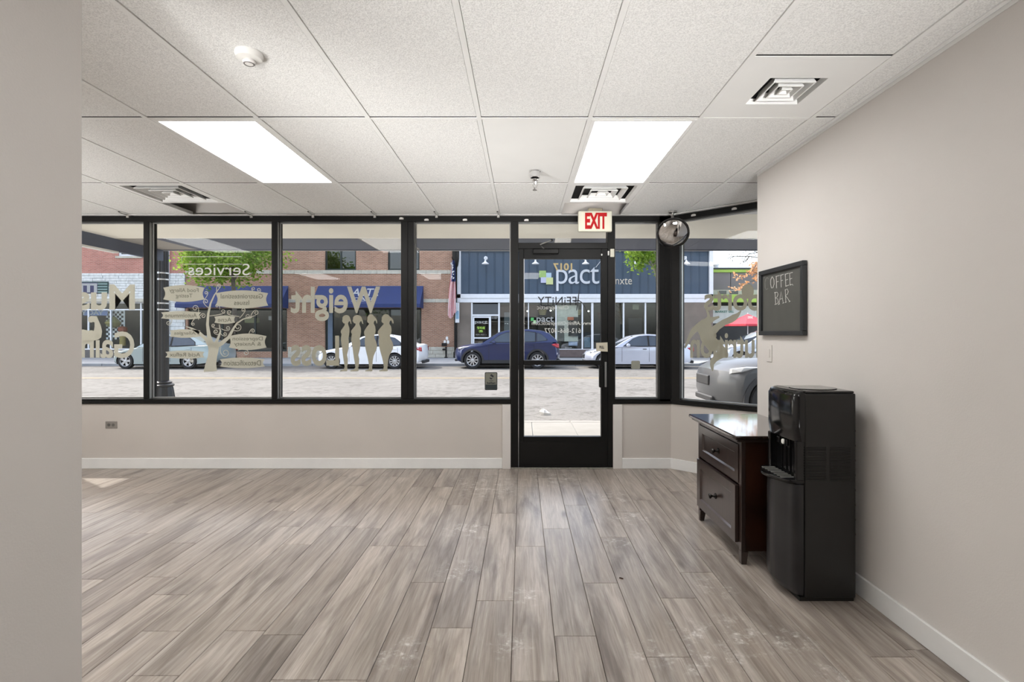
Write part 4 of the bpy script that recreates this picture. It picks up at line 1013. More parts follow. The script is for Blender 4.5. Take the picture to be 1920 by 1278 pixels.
# ------------------------------------------------------------------ the canopy over the shop front
CREAMS = M('soffit_cream', (0.93, 0.90, 0.80), 0.7, var=0.015, vs=2)
BLUES = M('soffit_slate_blue', (0.085, 0.10, 0.14), 0.6, var=0.08, vs=2)
TANS = M('soffit_taupe', (0.33, 0.31, 0.28), 0.7, var=0.04, vs=2)
ZS, YS0, YS1 = 2.60, 6.74, 7.62
cp = thing('storefront_canopy', 'flat canopy with cream soffit and slate blue edge over the shop windows', 'canopy', (-.5, YS1, ZS))
mb = MB(); mb.box(-5.38, 4.2, YW + .1, YS0, ZS, ZS + .03); build('soffit', mb, CREAMS, cp)
mb = MB(); mb.box(-5.44, 4.2, YW + .1, YS1 + .03, ZS + .03, ZS + .42); build('canopy_deck', mb, BLUES, cp)
for x0, x1, m in ((-5.38, -4.85, TANS), (-4.85, -2.167, BLUES), (-2.167, -1.53, TANS), (-1.53, .43, BLUES), (.43, .655, TANS), (.655, 2.4, BLUES), (2.4, 4.2, BLUES)):
    mb = MB(); mb.box(x0 + .002, x1 - .002, YS0, YS1, ZS - .004, ZS + .028); build('edge_panel', mb, m, cp)
mb = MB(); mb.box(-5.38, 4.2, YS1, YS1 + .03, ZS - .012, ZS + .42); build('fascia', mb, BLUES, cp)
mb = MB(); mb.box(-5.44, 4.2, YS1 + .03, YS1 + .045, ZS - .014, ZS + .02); build('drip_edge', mb, OFFW, cp)
mb = MB(); mb.box(-5.44, -5.38, YW + .15, YS1 + .03, 2.437, ZS + .42); build('end_fascia', mb, BLUES, cp)
mb = MB(); mb.box(-5.455, -5.375, YW + .15, YS0 + .06, 2.415, 2.437); build('drip_edge', mb, OFFW, cp)
for x, m in ((-4.0, 6.0), (-1.2, 6.3), (1.4, 6.1)):
    mb = MB(); mb.lathe([(.05, -.003), (.07, .0)], (x, m, ZS), 'Z', 16); build('soffit_disc', mb, CREAMS, cp)

# ------------------------------------------------------------------ street lamp post in front of the shop
LPM = M('lamp_post_paint', (0.016, 0.017, 0.018), 0.42, spec=0.5, var=0.15)
yl = 7.90; xl = ux(305, yl)
t = thing('lamp_post', 'black fluted street lamp post with banding in front of the tree window', 'lamp post', (xl, yl, ZR))
flute = lambda r, n=12: [((r - .010 * (k % 2)) * math.cos(2 * PI * k / (2 * n)), (r - .010 * (k % 2)) * math.sin(2 * PI * k / (2 * n))) for k in range(2 * n)]
def fl_loft(name, rs):
    mb = MB(); vs = []
    for r, z in rs: vs += [Vector((xl + a, yl + b, z)) for a, b in flute(r)]
    n = 24; fs = [tuple(range(n))[::-1], tuple((len(rs) - 1) * n + i for i in range(n))]
    for k in range(len(rs) - 1): fs += [(k * n + i, k * n + (i + 1) % n, (k + 1) * n + (i + 1) % n, (k + 1) * n + i) for i in range(n)]
    mb.add(vs, fs); return build(name, mb, LPM, t)
fl_loft('shaft', [(.085, .55), (.083, 1.2), (.078, 3.2), (.07, 4.6)])
fl_loft('bell_base', [(.24, ZR), (.24, .0), (.20, .18), (.165, .33), (.145, .48), (.135, .53)])
mb = MB(); mb.lathe([(.10, .52), (.15, .535), (.155, .56), (.12, .58), (.125, .60), (.09, .62)], (xl, yl, 0), 'Z', 28); build('collar', mb, LPM, t, smooth=True)
STRAP = M('steel_strap', (.7, .7, .7), .3, metal=.8)
for py in (511, 523, 568, 580):
    z = uz(py, yl - .08)
    mb = MB(); mb.lathe([(.084, z - .011), (.088, z - .009), (.088, z + .009), (.084, z + .011)], (xl, yl, 0), 'Z', 24, cap=False); mb.box(xl - .012, xl + .012, yl - .1, yl - .082, z - .014, z + .014); build('steel_band', mb, STRAP, t)
mb = MB(); mb.lathe([(.09, 4.6), (.14, 4.66), (.20, 4.78), (.23, 5.0), (.2, 5.2), (.1, 5.32), (.02, 5.42)], (xl, yl, 0), 'Z', 24); build('globe', mb, M('milk_glass', (.8, .8, .78), .3), t, smooth=True)

# ------------------------------------------------------------------ facades
BR1 = brickmat('brown_brick', (0.43, 0.225, 0.145), (0.31, 0.15, 0.095), (0.46, 0.38, 0.30))
BR2 = brickmat('pink_brick', (0.56, 0.225, 0.17), (0.43, 0.155, 0.115), (0.48, 0.36, 0.31))
LIME = M('limestone', (0.52, 0.49, 0.41), 0.85, var=0.12, vs=5, bump=.3, bs=40)
WSTN = M('white_painted_stone', (0.70, 0.71, 0.69), 0.8, var=0.14, vs=6, bump=.4, bs=30)
STJ = M('stone_joint', (0.14, 0.13, 0.12), .95)
DKIN = M('dark_interior', (0.035, 0.034, 0.032), .8, var=.3, vs=2)
MIDIN = M('shop_interior', (0.10, 0.095, 0.085), .8, var=.3, vs=1.2)
SHOPG = glass('shop_glass', (.90, .93, .93), 1.4)
UPG = glass('upper_glass', (.10, .13, .12), 2.6)
DGREEN = M('dark_green_metal', (.012, .02, .018), .4)
WFR = M('white_metal', (.82, .83, .85), .4, var=.03)
AWN = M('navy_awning', (0.018, 0.036, 0.13), .75, var=.1, vs=3)
def pane_box(par, x0, x1, z0, z1, y, g, fmat, fw, name='window', mull=(), rails=(), dep=.08):
    """a framed window part with its panes as sub-parts"""
    mb = MB()
    mb.box(x0, x1, y, y + dep, z1 - fw, z1).box(x0, x1, y, y + dep, z0, z0 + fw).box(x0, x0 + fw, y, y + dep, z0 + fw, z1 - fw).box(x1 - fw, x1, y, y + dep, z0 + fw, z1 - fw)
    for m in mull: mb.box(m - fw / 2, m + fw / 2, y, y + dep, z0 + fw, z1 - fw)
    for r in rails: mb.box(x0 + fw, x1 - fw, y + .002, y + dep - .002, r - fw / 2, r + fw / 2)
    w = build(name, mb, fmat, par)
    xs = [x0 + fw / 2] + list(mull) + [x1 - fw / 2]
    for a, b in zip(xs[:-1], xs[1:]):
        mb = MB(); mb.box(a + fw / 2, b - fw / 2, y + dep * .5, y + dep * .5 + .012, z0 + fw, z1 - fw); build('pane', mb, g, w)
    return w
def room(par, x0, x1, z0, z1, y0, dep, mat):
    mb = MB(); mb.box(x0, x1, y0 + dep, y0 + dep + .1, z0, z1).box(x0 - .1, x0, y0, y0 + dep, z0, z1).box(x1, x1 + .1, y0, y0 + dep, z0, z1).box(x0, x1, y0, y0 + dep, z1, z1 + .1).box(x0, x1, y0, y0 + dep, z0 - .1, z0 + .01)
    return build('shop_room', mb, mat, par)
def stones(par, x0, x1, z0, z1, y, ch, lens, mat, jit=.02, seed=1, skip=()):
    q = random.Random(seed); z = z0; n = max(1, round((z1 - z0) / ch)); h = (z1 - z0) / n
    for i in range(n):
        x = x0 - q.random() * lens * .5
        while x < x1:
            l = lens * (.6 + .8 * q.random()); a, b = max(x, x0), min(x + l, x1)
            if b - a > .04 and not any(s[0] < (a + b) / 2 < s[1] and s[2] < z0 + (i + .5) * h < s[3] for s in skip):
                mb = MB(); mb.box(a + .006, b - .006, y - .03 - jit * q.random(), y + .04, z0 + i * h + .006, z0 + (i + 1) * h - .006); build('stone_block', mb, mat, par, bevel=.006, seg=1)
            x += l
# brown brick building with the two navy awnings
bb = thing('brick_building', 'brown brick building with limestone bands and navy awnings across the street', 'building', (fx(600), YB, 0))
X0, X1 = fx(348), fx(856.5)
H1, H2 = (fx(352), fx(538), .35, fz(578)), (fx(609), fx(790), .35, fz(577))
U1, U2, U0 = (fx(609), fx(667.5), fz(506), fz(420)), (fx(727), fx(786.5), fz(506), fz(420)), (fx(490), fx(549), fz(506), fz(420))
U3 = (fx(372), fx(431), fz(506), fz(420))
mb = MB(); cells(mb, X0, X1, 0, 12.0, YB, YB + .35, [H1, H2, U1, U2, U3]); build('brick_wall', mb, BR1, bb)
mb = MB(); mb.box(X0, X1, YB + .4, YB + 10, 3.6, 12.0); build('building_core', mb, DKIN, bb)
for u in (U1, U2, U3):
    pane_box(bb, *u, YB + .10, UPG, DGREEN, .09, mull=((u[0] + u[1]) / 2,))
    mb = MB(); mb.box(u[0] + .36, u[0] + .42, YB + .24, YB + .27, u[2] + .1, u[3]); build('blind_edge', mb, WFR, bb)
def band(za, zb, xa, xb, l, seed, skips=()): stones(bb, xa, xb, za, zb, YB, zb - za, l, LIME, .0, seed, skips)
band(fz(513.5), fz(506), X0, X1, .68, 4)
band(fz(567), fz(560), fx(541), fx(596), .8, 5); band(fz(567), fz(560), fx(794), X1, .8, 6)
for a, b, s in ((fx(540), fx(608), 7), (fx(791), X1, 8)): stones(bb, a, b, 0, fz(650), YB, .21, .62, LIME, .0, s)
for h, n in ((H1, 3), (H2, 3)):
    room(bb, h[0], h[1], h[2], h[3], YB + .35, 4.0, MIDIN)
    pane_box(bb, *h, YB + .12, SHOPG, DGREEN, .10, 'shop_window', mull=[h[0] + (h[1] - h[0]) * k / n for k in range(1, n)])
mb = MB(); mb.box(H2[0] + .15, H2[0] + .42, YB + .05, YB + .1, H2[2], H2[3]); build('blue_post', mb, M('blue_grey_post', (.12, .16, .22), .5), bb)
for i, (px, py, w, h, c) in enumerate(((615, 592, 10, 14, (.5, .36, .12)), (626, 590, 16, 10, (.42, .33, .16)), (740, 585, 22, 12, (.35, .42, .5)), (690, 596, 30, 8, (.3, .2, .12)), (650, 640, 40, 18, (.16, .15, .14)), (470, 600, 24, 10, (.4, .42, .2)), (420, 620, 30, 30, (.12, .07, .05)), (510, 596, 14, 8, (.6, .62, .66)))):
    y = YB + 1.6; mb = MB(); mb.box(ux(px - w / 2, y), ux(px + w / 2, y), y, y + .3, uz(py + h / 2, y), uz(py - h / 2, y)); build('display', mb, M('display_%d' % i, c, .6), bb, bevel=.03, seg=1)
def awning(label, xa, xb, za, zb, out):
    t = thing('window_awning', label, 'awning', ((xa + xb) / 2, YB, za), 'navy awnings on the brick building')
    mb = MB(); y0, y1 = YB - .02, YB - out; zm = za + (zb - za) * .16; th_ = .02
    P = [(y0, zb), (y1, zm), (y1, za), (y1 + th_, za), (y1 + th_, zm + .005), (y0, zb - .03)]
    mb.prism(P, lambda p, x: Vector((x, p[0], p[1])), xa, xb); build('awning_cloth', mb, AWN, t)
    for x in (xa, xb - .02):
        mb = MB(); mb.prism([(y0, zb - .03), (y1 + .02, zm), (y1 + .02, za), (y0, za)], lambda p, q: Vector((q, p[0], p[1])), x + .001, x + .019); build('awning_end', mb, AWN, t)
    for k in range(1, 6):
        x = xa + (xb - xa) * k / 6; mb = MB(); mb.prism([(y0, zb + .002), (y1 - .002, zm + .003), (y1 - .002, za), (y1, za), (y1, zm), (y0, zb)], lambda p, q: Vector((q, p[0], p[1])), x - .008, x + .008); build('seam', mb, AWN, t)
    slope = lambda px, py: Vector((fx(px), y0 + (y1 - y0) * (zb - fz(py)) / (zb - zm) - .015, fz(py)))
    return t, slope
t, _ = awning('navy awning behind the tree decal', fx(350), fx(541), fz(578), fz(536), 1.0)
t, slope = awning('navy awning with white lettering behind the word Weight', fx(597), fx(794), fz(578), fz(536), 1.0)
mb = lettering(MB(), 'ALTE', 665, 714, 541, 556, slope, .015); lettering(mb, 'CAFE', 669, 711, 559, 565, slope, .005); mb.ribbon([(668, 566.5), (713, 565)], .7, slope)
build('lettering', mb, VWHITE, t, fix=False)
# white stone and pink brick building
lb = thing('stone_front_building', 'pink brick building over white painted stone behind the word Muscle', 'building', (fx(200), YB, 0))
X0, X1 = fx(-40), fx(347.5)
W1 = (fx(222), fx(262), fz(480), fz(436)); HS = (fx(40), fx(318), .45, fz(566))
mb = MB(); cells(mb, X0, X1, fz(512), 12.5, YB, YB + .35, [W1]); build('brick_wall', mb, BR2, lb)
mb = MB(); cells(mb, X0, X1, 0, fz(512), YB, YB + .3, [HS]); build('stone_backing', mb, STJ, lb)
mb = MB(); mb.box(X0, X1, YB + .5, YB + 10, fz(512), 12.5); build('building_core', mb, DKIN, lb)
stones(lb, fx(140), X1, fz(560), fz(512), YB, .15, .55, WSTN, .03, 11); stones(lb, fx(319), X1, 0, fz(560), YB, .22, .5, WSTN, .03, 12)
pane_box(lb, *W1, YB + .05, UPG, WFR, .11, mull=((W1[0] + W1[1]) / 2,))
mb = MB(); mb.box(W1[0] - .15, W1[1] + .15, YB - .06, YB + .1, W1[2] - .12, W1[2]); build('window_sill', mb, LIME, lb, bevel=.01, seg=1)
room(lb, HS[0], HS[1], HS[2], HS[3], YB + .3, 3.0, MIDIN)
pane_box(lb, *HS, YB + .08, SHOPG, WFR, .07, 'shop_window', mull=[fx(p) for p in (104, 163, 205, 262)], rails=(fz(580),))
mb = MB(); mb.box(fx(40), fx(268), YB + .02, YB + .08, .0, .45); build('blue_bulkhead', mb, M('blue_bulkhead', (.23, .29, .42), .5), lb)
mb = MB(); mb.box(fx(140), fx(318), YB - .1, YB, fz(566), fz(560)); build('ledge', mb, LIME, lb, bevel=.01, seg=1)
mb = MB(); mb.lathe([(.07, 0), (.07, 12.0)], (fx(317.5), YB - .1, 0), 'Z', 10); build('downspout', mb, WFR, lb)
on_sg = lambda a, b: at(a, b, YB - .12)
sg = thing('shop_sign', 'dark green shop sign with white letters on the white stone', 'sign', (fx(160), YB, fz(540)))
mb = MB(); mb.box(fx(110), fx(205), YB - .1, YB - .03, fz(550), fz(528)); build('sign_board', mb, M('sign_green', (.012, .05, .045), .5), sg, bevel=.01, seg=1)
mb = MB(); mb.box(fx(140), fx(186), YB - .112, YB - .1, fz(550), fz(530)); build('sign_panel', mb, M('sign_navy', (.03, .03, .09), .5), sg)
for k in range(4): 
    mb = MB(); mb.box(fx(186), fx(204), YB - .115, YB - .1, fz(533 + 5 * k), fz(531.8 + 5 * k)); build('sign_stripe', mb, M('sign_mint%d' % k, (.4, .55, .52), .5), sg)
build('lettering', lettering(MB(), 'ITI', 150, 182, 531, 548, on_sg, .05), VWHITE, sg, fix=False)
wl_ = thing('window_poster', 'blue and white lettered banner in the shop window behind the flexed arm', 'poster', (fx(175), YB + .2, fz(585)))
mb = MB(); mb.box(fx(150), fx(196), YB + .20, YB + .22, fz(591), fz(580)); build('banner', mb, M('poster_blue', (.16, .22, .42), .6), wl_)
build('lettering', lettering(MB(), 'Y DAY', 152, 194, 582, 590, lambda a, b: at(a, b, YB + .19), .03), VWHITE, wl_, fix=False)
# checked drape: individual squares
ck = thing('checked_drape', 'black and white checked drape hanging in the shop window', 'drape', (fx(215), YB + .6, fz(600)))
yk = YB + .6
mb = MB(); mb.box(ux(199, yk), ux(234, yk), yk, yk + .02, uz(636, yk), uz(580, yk)); build('cloth', mb, M('drape_white', (.88, .88, .88), .8), ck)
mb = MB(); q = .125
xa, xb, za, zb = ux(199, yk), ux(234, yk), uz(636, yk), uz(580, yk)
for i in range(int((xb - xa) / q)):
    for k in range(int((zb - za) / q)):
        if (i + k) % 2: mb.box(xa + i * q, xa + (i + 1) * q, yk - .004, yk, za + k * q, za + (k + 1) * q)
tag(build('check_pattern', mb, M('drape_black', (.02, .02, .02), .8), ck), kind='stuff')
t = thing('paper_lantern', 'olive gold faceted hanging shade in front of the checked drape', 'lantern', at(213, 604, YB + .5))
c = at(213, 604, YB + .5); mb = MB(); mb.lathe([(.02, .34), (.1, .30), (.42, -.02), (.30, -.22), (.12, -.3), (.02, -.32)], c, 'Z', 10); build('shade', mb, M('olive_gold', (.30, .27, .10), .5), t)
mb = MB(); mb.tube([c + Vector((0, 0, .34)), c + Vector((0, 0, .75))], .012, 6); build('cord', mb, DARKGAP, t)
t = thing('shop_figure', 'small red and yellow shop ornament under the hanging shade', 'ornament', at(230, 630, YB + .45)); c = at(230, 638, YB + .45)
mb = MB(); mb.lathe([(.16, -.3), (.14, .3), (.17, .5)], c, 'Z', 14); build('ornament_body', mb, M('ornament_yellow', (.5, .36, .12), .5), t, smooth=True)
mb = MB(); mb.lathe([(.17, .5), (.24, .54), (.22, .75), (.05, .82)], c, 'Z', 14); build('ornament_cap', mb, M('ornament_red', (.35, .07, .03), .5), t, smooth=True)

# slate blue shop with the pact sign
SID = M('slate_siding', (0.055, 0.085, 0.125), .55, var=.06, vs=2)
BROWNST = M('brown_plaster', (.20, .165, .135), .85, var=.18, vs=1.4, bump=.2, bs=20)
pb = thing('siding_building', 'slate blue board sided shop with a white frame across the street', 'building', (fx(1100), YB, 0))
X0, X1 = fx(857), fx(1337)
zt = fz(462)
mb = MB(); mb.box(X0, X1, YB + .35, YB + 9, fz(567), zt); build('building_core', mb, DKIN, pb)
mb = MB(); mb.box(fx(864), fx(1330), YB + .12, YB + .3, fz(551), fz(469)); build('siding_backing', mb, DARKGAP, pb)
nb = 29; w = (fx(1330) - fx(864)) / nb; s0 = None
for k in range(nb):
    x = fx(864) + w * k
    if s0 is None:
        mb = MB(); mb.box(x + .004, x + w - .06, YB + .10, YB + .13, fz(551), fz(469)); s0 = build('siding_board', mb, SID, pb, bevel=.006, seg=1); x00 = x
        mb = MB(); mb.box(x + w - .055, x + w - .003, YB + .085, YB + .12, fz(551), fz(469)); s1_ = build('batten', mb, SID, pb, bevel=.006, seg=1)
    else:
        copy_part(s0, pb, Vector((x - x00, 0, 0))); copy_part(s1_, pb, Vector((x - x00, 0, 0)))
def wbox(n, a, b, c, d, y0=YB - .05, y1=YB + .3, mat=None, par=pb, bv=.012):
    mb = MB(); mb.box(fx(a), fx(b), y0, y1, fz(d), fz(c)); return build(n, mb, mat or WFR, par, bevel=bv, seg=1)
wbox('frame_post', 857, 864, 467, 567); wbox('frame_post', 1330, 1337, 467, 567); wbox('frame_cap', 857, 1337, 464, 470, YB - .08); wbox('frame_beam', 857, 1337, 551, 559); wbox('frame_beam', 857, 1337, 559.2, 567, YB - .02)
wbox('stone_pier', 857, 883, 567, 669.5, YB, YB + .3, BROWNST); wbox('stone_pier', 1255, 1337, 567, 669.5, YB, YB + .3, BROWNST)
wbox('stone_base', 945, 1255, 655, 669.5, YB + .02, YB + .3, M('brown_base', (.14, .105, .095), .8, var=.15, vs=6))
mb = MB(); mb.box(fx(883), fx(1255), YB + 4.5, YB + 4.6, 0, fz(567)).box(fx(883) - .1, fx(883), YB + .3, YB + 4.5, 0, fz(567)).box(fx(1255), fx(1255) + .1, YB + .3, YB + 4.5, 0, fz(567)).box(fx(883), fx(1255), YB + .3, YB + 4.5, fz(567), fz(567) + .1)
build('shop_room', mb, MIDIN, pb)
wbox('transom_panel', 886, 934, 569, 589, YB + .1, YB + .2, M('grey_panel', (.09, .095, .10), .5))
for a, b, c, d in ((883, 886, 567, 669), (934, 937, 567, 669), (886, 934, 589, 592)): wbox('door_frame', a, b, c, d, YB + .04, YB + .22, bv=.004)
dd = wbox('door_panel', 886.5, 919, 592.5, 668, YB + .12, YB + .13, SHOPG, bv=0)
mb = MB(); F_ = lambda a, b, c, d: mb.box(fx(a), fx(b), YB + .08, YB + .15, fz(d), fz(c))
F_(886.5, 889, 592.5, 668); F_(916.5, 920.5, 592.5, 668); F_(889, 916.5, 592.5, 595.5); F_(889, 916.5, 632, 634.5); F_(889, 916.5, 662, 668); build('door_rail', mb, WFR, dd)
build('lettering', lettering(MB(), 'pact', 890, 914, 601, 608, lambda a, b: at(a, b, YB + .07), .01), VWHITE, dd, fix=False); build('lettering', lettering(MB(), 'MON - FRI 8 - 5', 892, 912, 626, 628.5, lambda a, b: at(a, b, YB + .07), 0), VWHITE, dd, fix=False)
build('open_sign', lettering(MB(), 'YES WE ARE\nOPEN', 894, 909, 612, 623, lambda a, b: at(a, b, YB + .07), .03), M('lime_print', (.45, .75, .10), .5), dd, fix=False)
wbox('sidelight', 920.5, 934, 592.5, 668, YB + .12, YB + .13, SHOPG, bv=0)
build('street_number', lettering(MB(), '1157', 922.5, 933, 594, 598, lambda a, b: at(a, b, YB + .10), .03), VWHITE, pb, fix=False)
for a, b in ((937, 990), (991.8, 1041.5), (1043.8, 1091), (1093.5, 1109), (1113, 1168.5), (1171.2, 1209.5), (1212.2, 1255)):
    wbox('shop_window', a, b, 568, 655, YB + .14, YB + .152, SHOPG, bv=0)
for a, b in ((990, 991.8), (1041.5, 1043.8), (1091, 1093.5), (1109, 1113), (1168.5, 1171.2), (1209.5, 1212.2)): wbox('mullion', a, b, 567, 656, YB + .06, YB + .22, bv=.004)
wbox('window_rail', 945, 1255, 654, 657, YB + .04, YB + .22, bv=.004)
on_p = lambda a, b: at(a, b, YB + .13)
build('lettering', lettering(MB(), 'pact', 1006, 1038, 593, 607, on_p, .015), VWHITE, pb, fix=False)
build('lettering', lettering(MB(), 'pact', 1060, 1072, 650.5, 653, on_p, .02), VWHITE, pb, fix=False)
for i, (a, b, c, d, col) in enumerate(((995, 1001, 595, 601, (.10, .45, .12)), (1000, 1005, 600, 606, (.45, .65, .35)))):
    mb = MB(); mb.box(fx(a), fx(b), YB + .125, YB + .135, fz(d), fz(c)); build('logo_square', mb, M('leaf_print_%d' % i, col, .5), pb)
for i, (a, b, c, d, y, col) in enumerate(((1044, 1084, 572, 640, .30, (.80, .77, .64)), (1064, 1076, 594, 600, .05, (.62, .15, .06)), (1046, 1058, 610, 640, .2, (.16, .15, .13)), (1066, 1083, 632, 648, .35, (.45, .52, .68)), (1113, 1168, 569, 640, 2.6, (.09, .09, .085)), (1178, 1204, 596, 650, 1.6, (.03, .03, .03)),
                                          (1186, 1198, 570, 580, .5, (.32, .33, .22)), (1066, 1084, 594, 630, .16, (.03, .028, .028)), (945, 975, 585, 650, .5, (.16, .18, .18)), (1095, 1107, 632, 652, .5, (.20, .29, .36)))):
    yy = YB + .2 + y; mb = MB(); mb.box(ux(a, yy), ux(b, yy), yy, yy + .12, uz(d, yy), uz(c, yy)); build('display', mb, M('pact_display_%d' % i, col, .7, var=.12), pb, bevel=.02, seg=1)
for i, (px, py) in enumerate(((1032.5, 582), (1050.5, 582), (1103.5, 583), (989, 583))):
    c = at(px, py, YB + .6); mb = MB(); mb.lathe([(.002, .045), (.05, .03), (.06, 0), (.045, -.035), (.002, -.05)], c, 'Z', 12); build('lamp_bulb', mb, emit('lamp_bulb_%d' % i, (1, .97, .9), 2.5), pb, smooth=True)
for i, (px, py) in enumerate(((1017, 585), (1082, 585))):
    c = at(px, py, YB + .8); t = thing('pendant_shade', ('woven straw shade hanging in the shop window over the pact letters', 'woven straw shade hanging behind the black swash letter')[i], 'lampshade', c, 'straw shades in the far shop')
    mb = MB(); mb.lathe([(.26, .14), (.24, .08), (.19, -.16), (.17, -.16), (.2, .06)], c, 'Z', 14); build('shade', mb, M('straw_%d' % i, (.45, .36, .16), .8), t)
    mb = MB()
    for k in range(3): mb.lathe([(.265 - .022 * k, .12 - .09 * k), (.265 - .022 * k, .09 - .09 * k)], c, 'Z', 14, cap=False)
    build('shade_band', mb, M('straw_dark_%d' % i, (.2, .15, .06), .8), t); mb = MB(); mb.tube([c + Vector((0, 0, .1)), c + Vector((0, 0, .5))], .01, 6); build('cord', mb, DARKGAP, t)
# the sign
ps = thing('shop_sign', 'white raised pact letters with four coloured squares on the slate siding', 'sign', (fx(1068), YB, fz(520)))
SGN = M('sign_white', (.66, .68, .72), .4, var=.02)
on_s = lambda a, b: at(a, b, YB + .02)
dp = Vector((0, .06, 0))
build('lettering', lettering(MB(), 'pact', 1043, 1123.5, 500, 545, on_s, -.004, spacing=.92, depth=dp), SGN, ps)
for i, (a, b, c, d, col, off) in enumerate(((1011, 1024, 507, 520, (.36, .52, .16), 0), (1024, 1034, 511, 520, (.45, .58, .70), .01), (1014, 1025, 519.5, 530, (.55, .56, .72), .02), (1024, 1037, 520, 533, (.62, .66, .30), .03))):
    mb = MB(); mb.box(fx(a), fx(b), YB + .03 - off, YB + .085, fz(d), fz(c)); build('logo_square', mb, M('logo_square_%d' % i, col, .4, var=.03), ps, bevel=.006, seg=1)
mb = MB(); mb.tube([at(1117, 501, YB + .05), at(1128, 487, YB + .05)], .015, 6); build('sign_conduit', mb, WFR, ps)
vin('window_lettering', 'thin white script scrap at the edge of the narrow window beside the door', 'lettering', lettering(MB(), 'nxte', 1154, 1185, 521, 533, onf2, .0), VWHITE)
for i, px in enumerate((910, 1004, 1098, 1192, 1287)):
    lab = ('over the shop door at the brick building', 'left above the coloured squares', 'above the end of the pact letters', 'half behind street tree leaves', 'at the far end beside the white frame post')[i]
    c = at(px, 494, YB - .28)
    t = thing('gooseneck_lamp', 'white bell shaped lamp on slate siding ' + lab, 'wall lamp', at(px, 488, YB + .1), 'white lamps on the slate siding')
    mb = MB(); mb.lathe([(.20, -.03), (.205, -.01), (.19, .02), (.07, .09), (.05, .18), (.02, .2)], c, 'Z', 18, cap=False); build('lamp_shade', mb, WFR, t, smooth=True)
    mb = MB(); mb.tube([c + Vector((0, 0, .18)), c + Vector((0, 0, .34)), c + Vector((0, .08, .42)), c + Vector((0, .22, .42)), c + Vector((0, .37, .36))], .022, 8); build('lamp_arm', mb, WFR, t, smooth=True)
    mb = MB(); mb.lathe([(.11, 0), (.11, -.03), (.06, -.05)], c + Vector((0, .37, .36)), 'Y', 14); build('wall_mount', mb, WFR, t)

# lime banded building further right
LIMEG = M('lime_paint', (.42, .62, .10), .6, var=.04)
gb = thing('lime_band_building', 'low grey building with lime green bands beyond the slate shop', 'building', (at(1450, 669, 31).x, 31, 0))
Y3 = 31.0
def gbox(n, a, b, c, d, mat, y0=Y3, y1=Y3 + .4, bv=.01):
    mb = MB(); mb.box(ux(a, Y3), ux(b, Y3), y0, y1, uz(d, Y3), uz(c, Y3)); return build(n, mb, mat, gb, bevel=bv, seg=1)
gbox('grey_wall', 1322, 1700, 510.5, 543, M('warm_grey_panel', (.22, .20, .19), .7, var=.08, vs=1))
gbox('lime_band', 1322, 1700, 505, 510.5, LIMEG, Y3 - .08); gbox('coping', 1322, 1700, 502, 505, M('dark_coping', (.05, .06, .06), .5), Y3 - .12)
gbox('roof_plant', 1353, 1700, 493, 502, M('roof_plant', (.42, .44, .47), .6), Y3 + 2, Y3 + 4)
mb = MB(); mb.lathe([(.16, uz(502, Y3)), (.16, uz(494, Y3)), (.24, uz(494, Y3)), (.22, uz(491, Y3))], (ux(1349, Y3), Y3 + .6, 0), 'Z', 14); build('roof_vent', mb, WFR, gb)
gbox('cream_wall', 1322, 1700, 543, 553, M('cream_wall', (.5, .47, .40), .7)); gbox('window', 1348, 1362, 545, 551, UPG, Y3 - .02); gbox('window', 1368, 1384, 545, 551, UPG, Y3 - .02)
gbox('lime_band', 1322, 1700, 553, 567, LIMEG, Y3 - .5); gbox('dark_recess', 1322, 1700, 567, 573, DARKGAP, Y3)
gbox('cream_front', 1322, 1700, 573, 640, M('white_front', (.66, .66, .60), .7)); gbox('dark_base', 1322, 1700, 606, 669, DKIN, Y3 - .06)
gbox('panel_joint', 1369.5, 1370.3, 511, 543, DARKGAP, Y3 - .01, Y3)
mb = lettering(MB(), 'MARKET', 1341, 1364, 582, 586, lambda a, b: at(a, b, Y3 - .02), .03); lettering(mb, 'GRILL', 1366, 1376, 582, 586, lambda a, b: at(a, b, Y3 - .02), .03)
build('lettering', mb, M('green_print', (.10, .25, .18), .6), gb, fix=False)

# ------------------------------------------------------------------ street furniture
t = thing('street_flag', 'striped flag hanging from a short pole at the brick building corner', 'flag', at(848, 590, YB - .4))
mb = MB(); mb.tube([at(856, 500, YB - .1), at(847, 482, YB - .55)], .02, 8); build('flag_pole', mb, BLACKM, t)
yf_ = YB - .5; W_, N_ = 13, 26
FR, FWH, FB = M('flag_red', (.50, .06, .07), .8), M('flag_white', (.75, .74, .74), .8), M('flag_blue', (.03, .05, .16), .8)
mb = MB(); g = {}
for i in range(W_ + 1):
    for k in range(N_ + 1):
        u, v = i / W_, k / N_
        half = 2.4 + 5.2 * min(1, v * 1.9) ** .8
        px = 849.0 - v * .8 + (u - .5) * half * 1.9 + 1.2 * math.sin(v * 5 + u * 2); py = 488 + 103 * v + (6 * math.sin(u * 5) if v > .9 else 0)
        p = at(px, py, yf_ + .10 * math.sin(u * 11 + v * 2)); g[i, k] = len(mb.v); mb.v.append(p)
for i in range(W_):
    for k in range(N_):
        mb.f.append([g[i, k], g[i + 1, k], g[i + 1, k + 1], g[i, k + 1]])
        v = k / N_; mb.mi.append(2 if v < .36 and 2 < i else (0 if (i + k // 9) % 2 else 1))
build('flag_cloth', mb, [FR, FWH, FB], t, smooth=True, fix=False)
mb = MB(); q = random.Random(2)
for k in range(16):
    c = at(848 + q.uniform(-2.2, 3), 492 + q.random() * 30, yf_ - .12); mb.add([c + Vector((math.cos(a) * r, 0, math.sin(a) * r)) for a, r in [(PI / 2 + i * PI / 5, .05 if i % 2 == 0 else .02) for i in range(10)]], [tuple(range(10))])
build('stars', mb, FWH, t, fix=False)
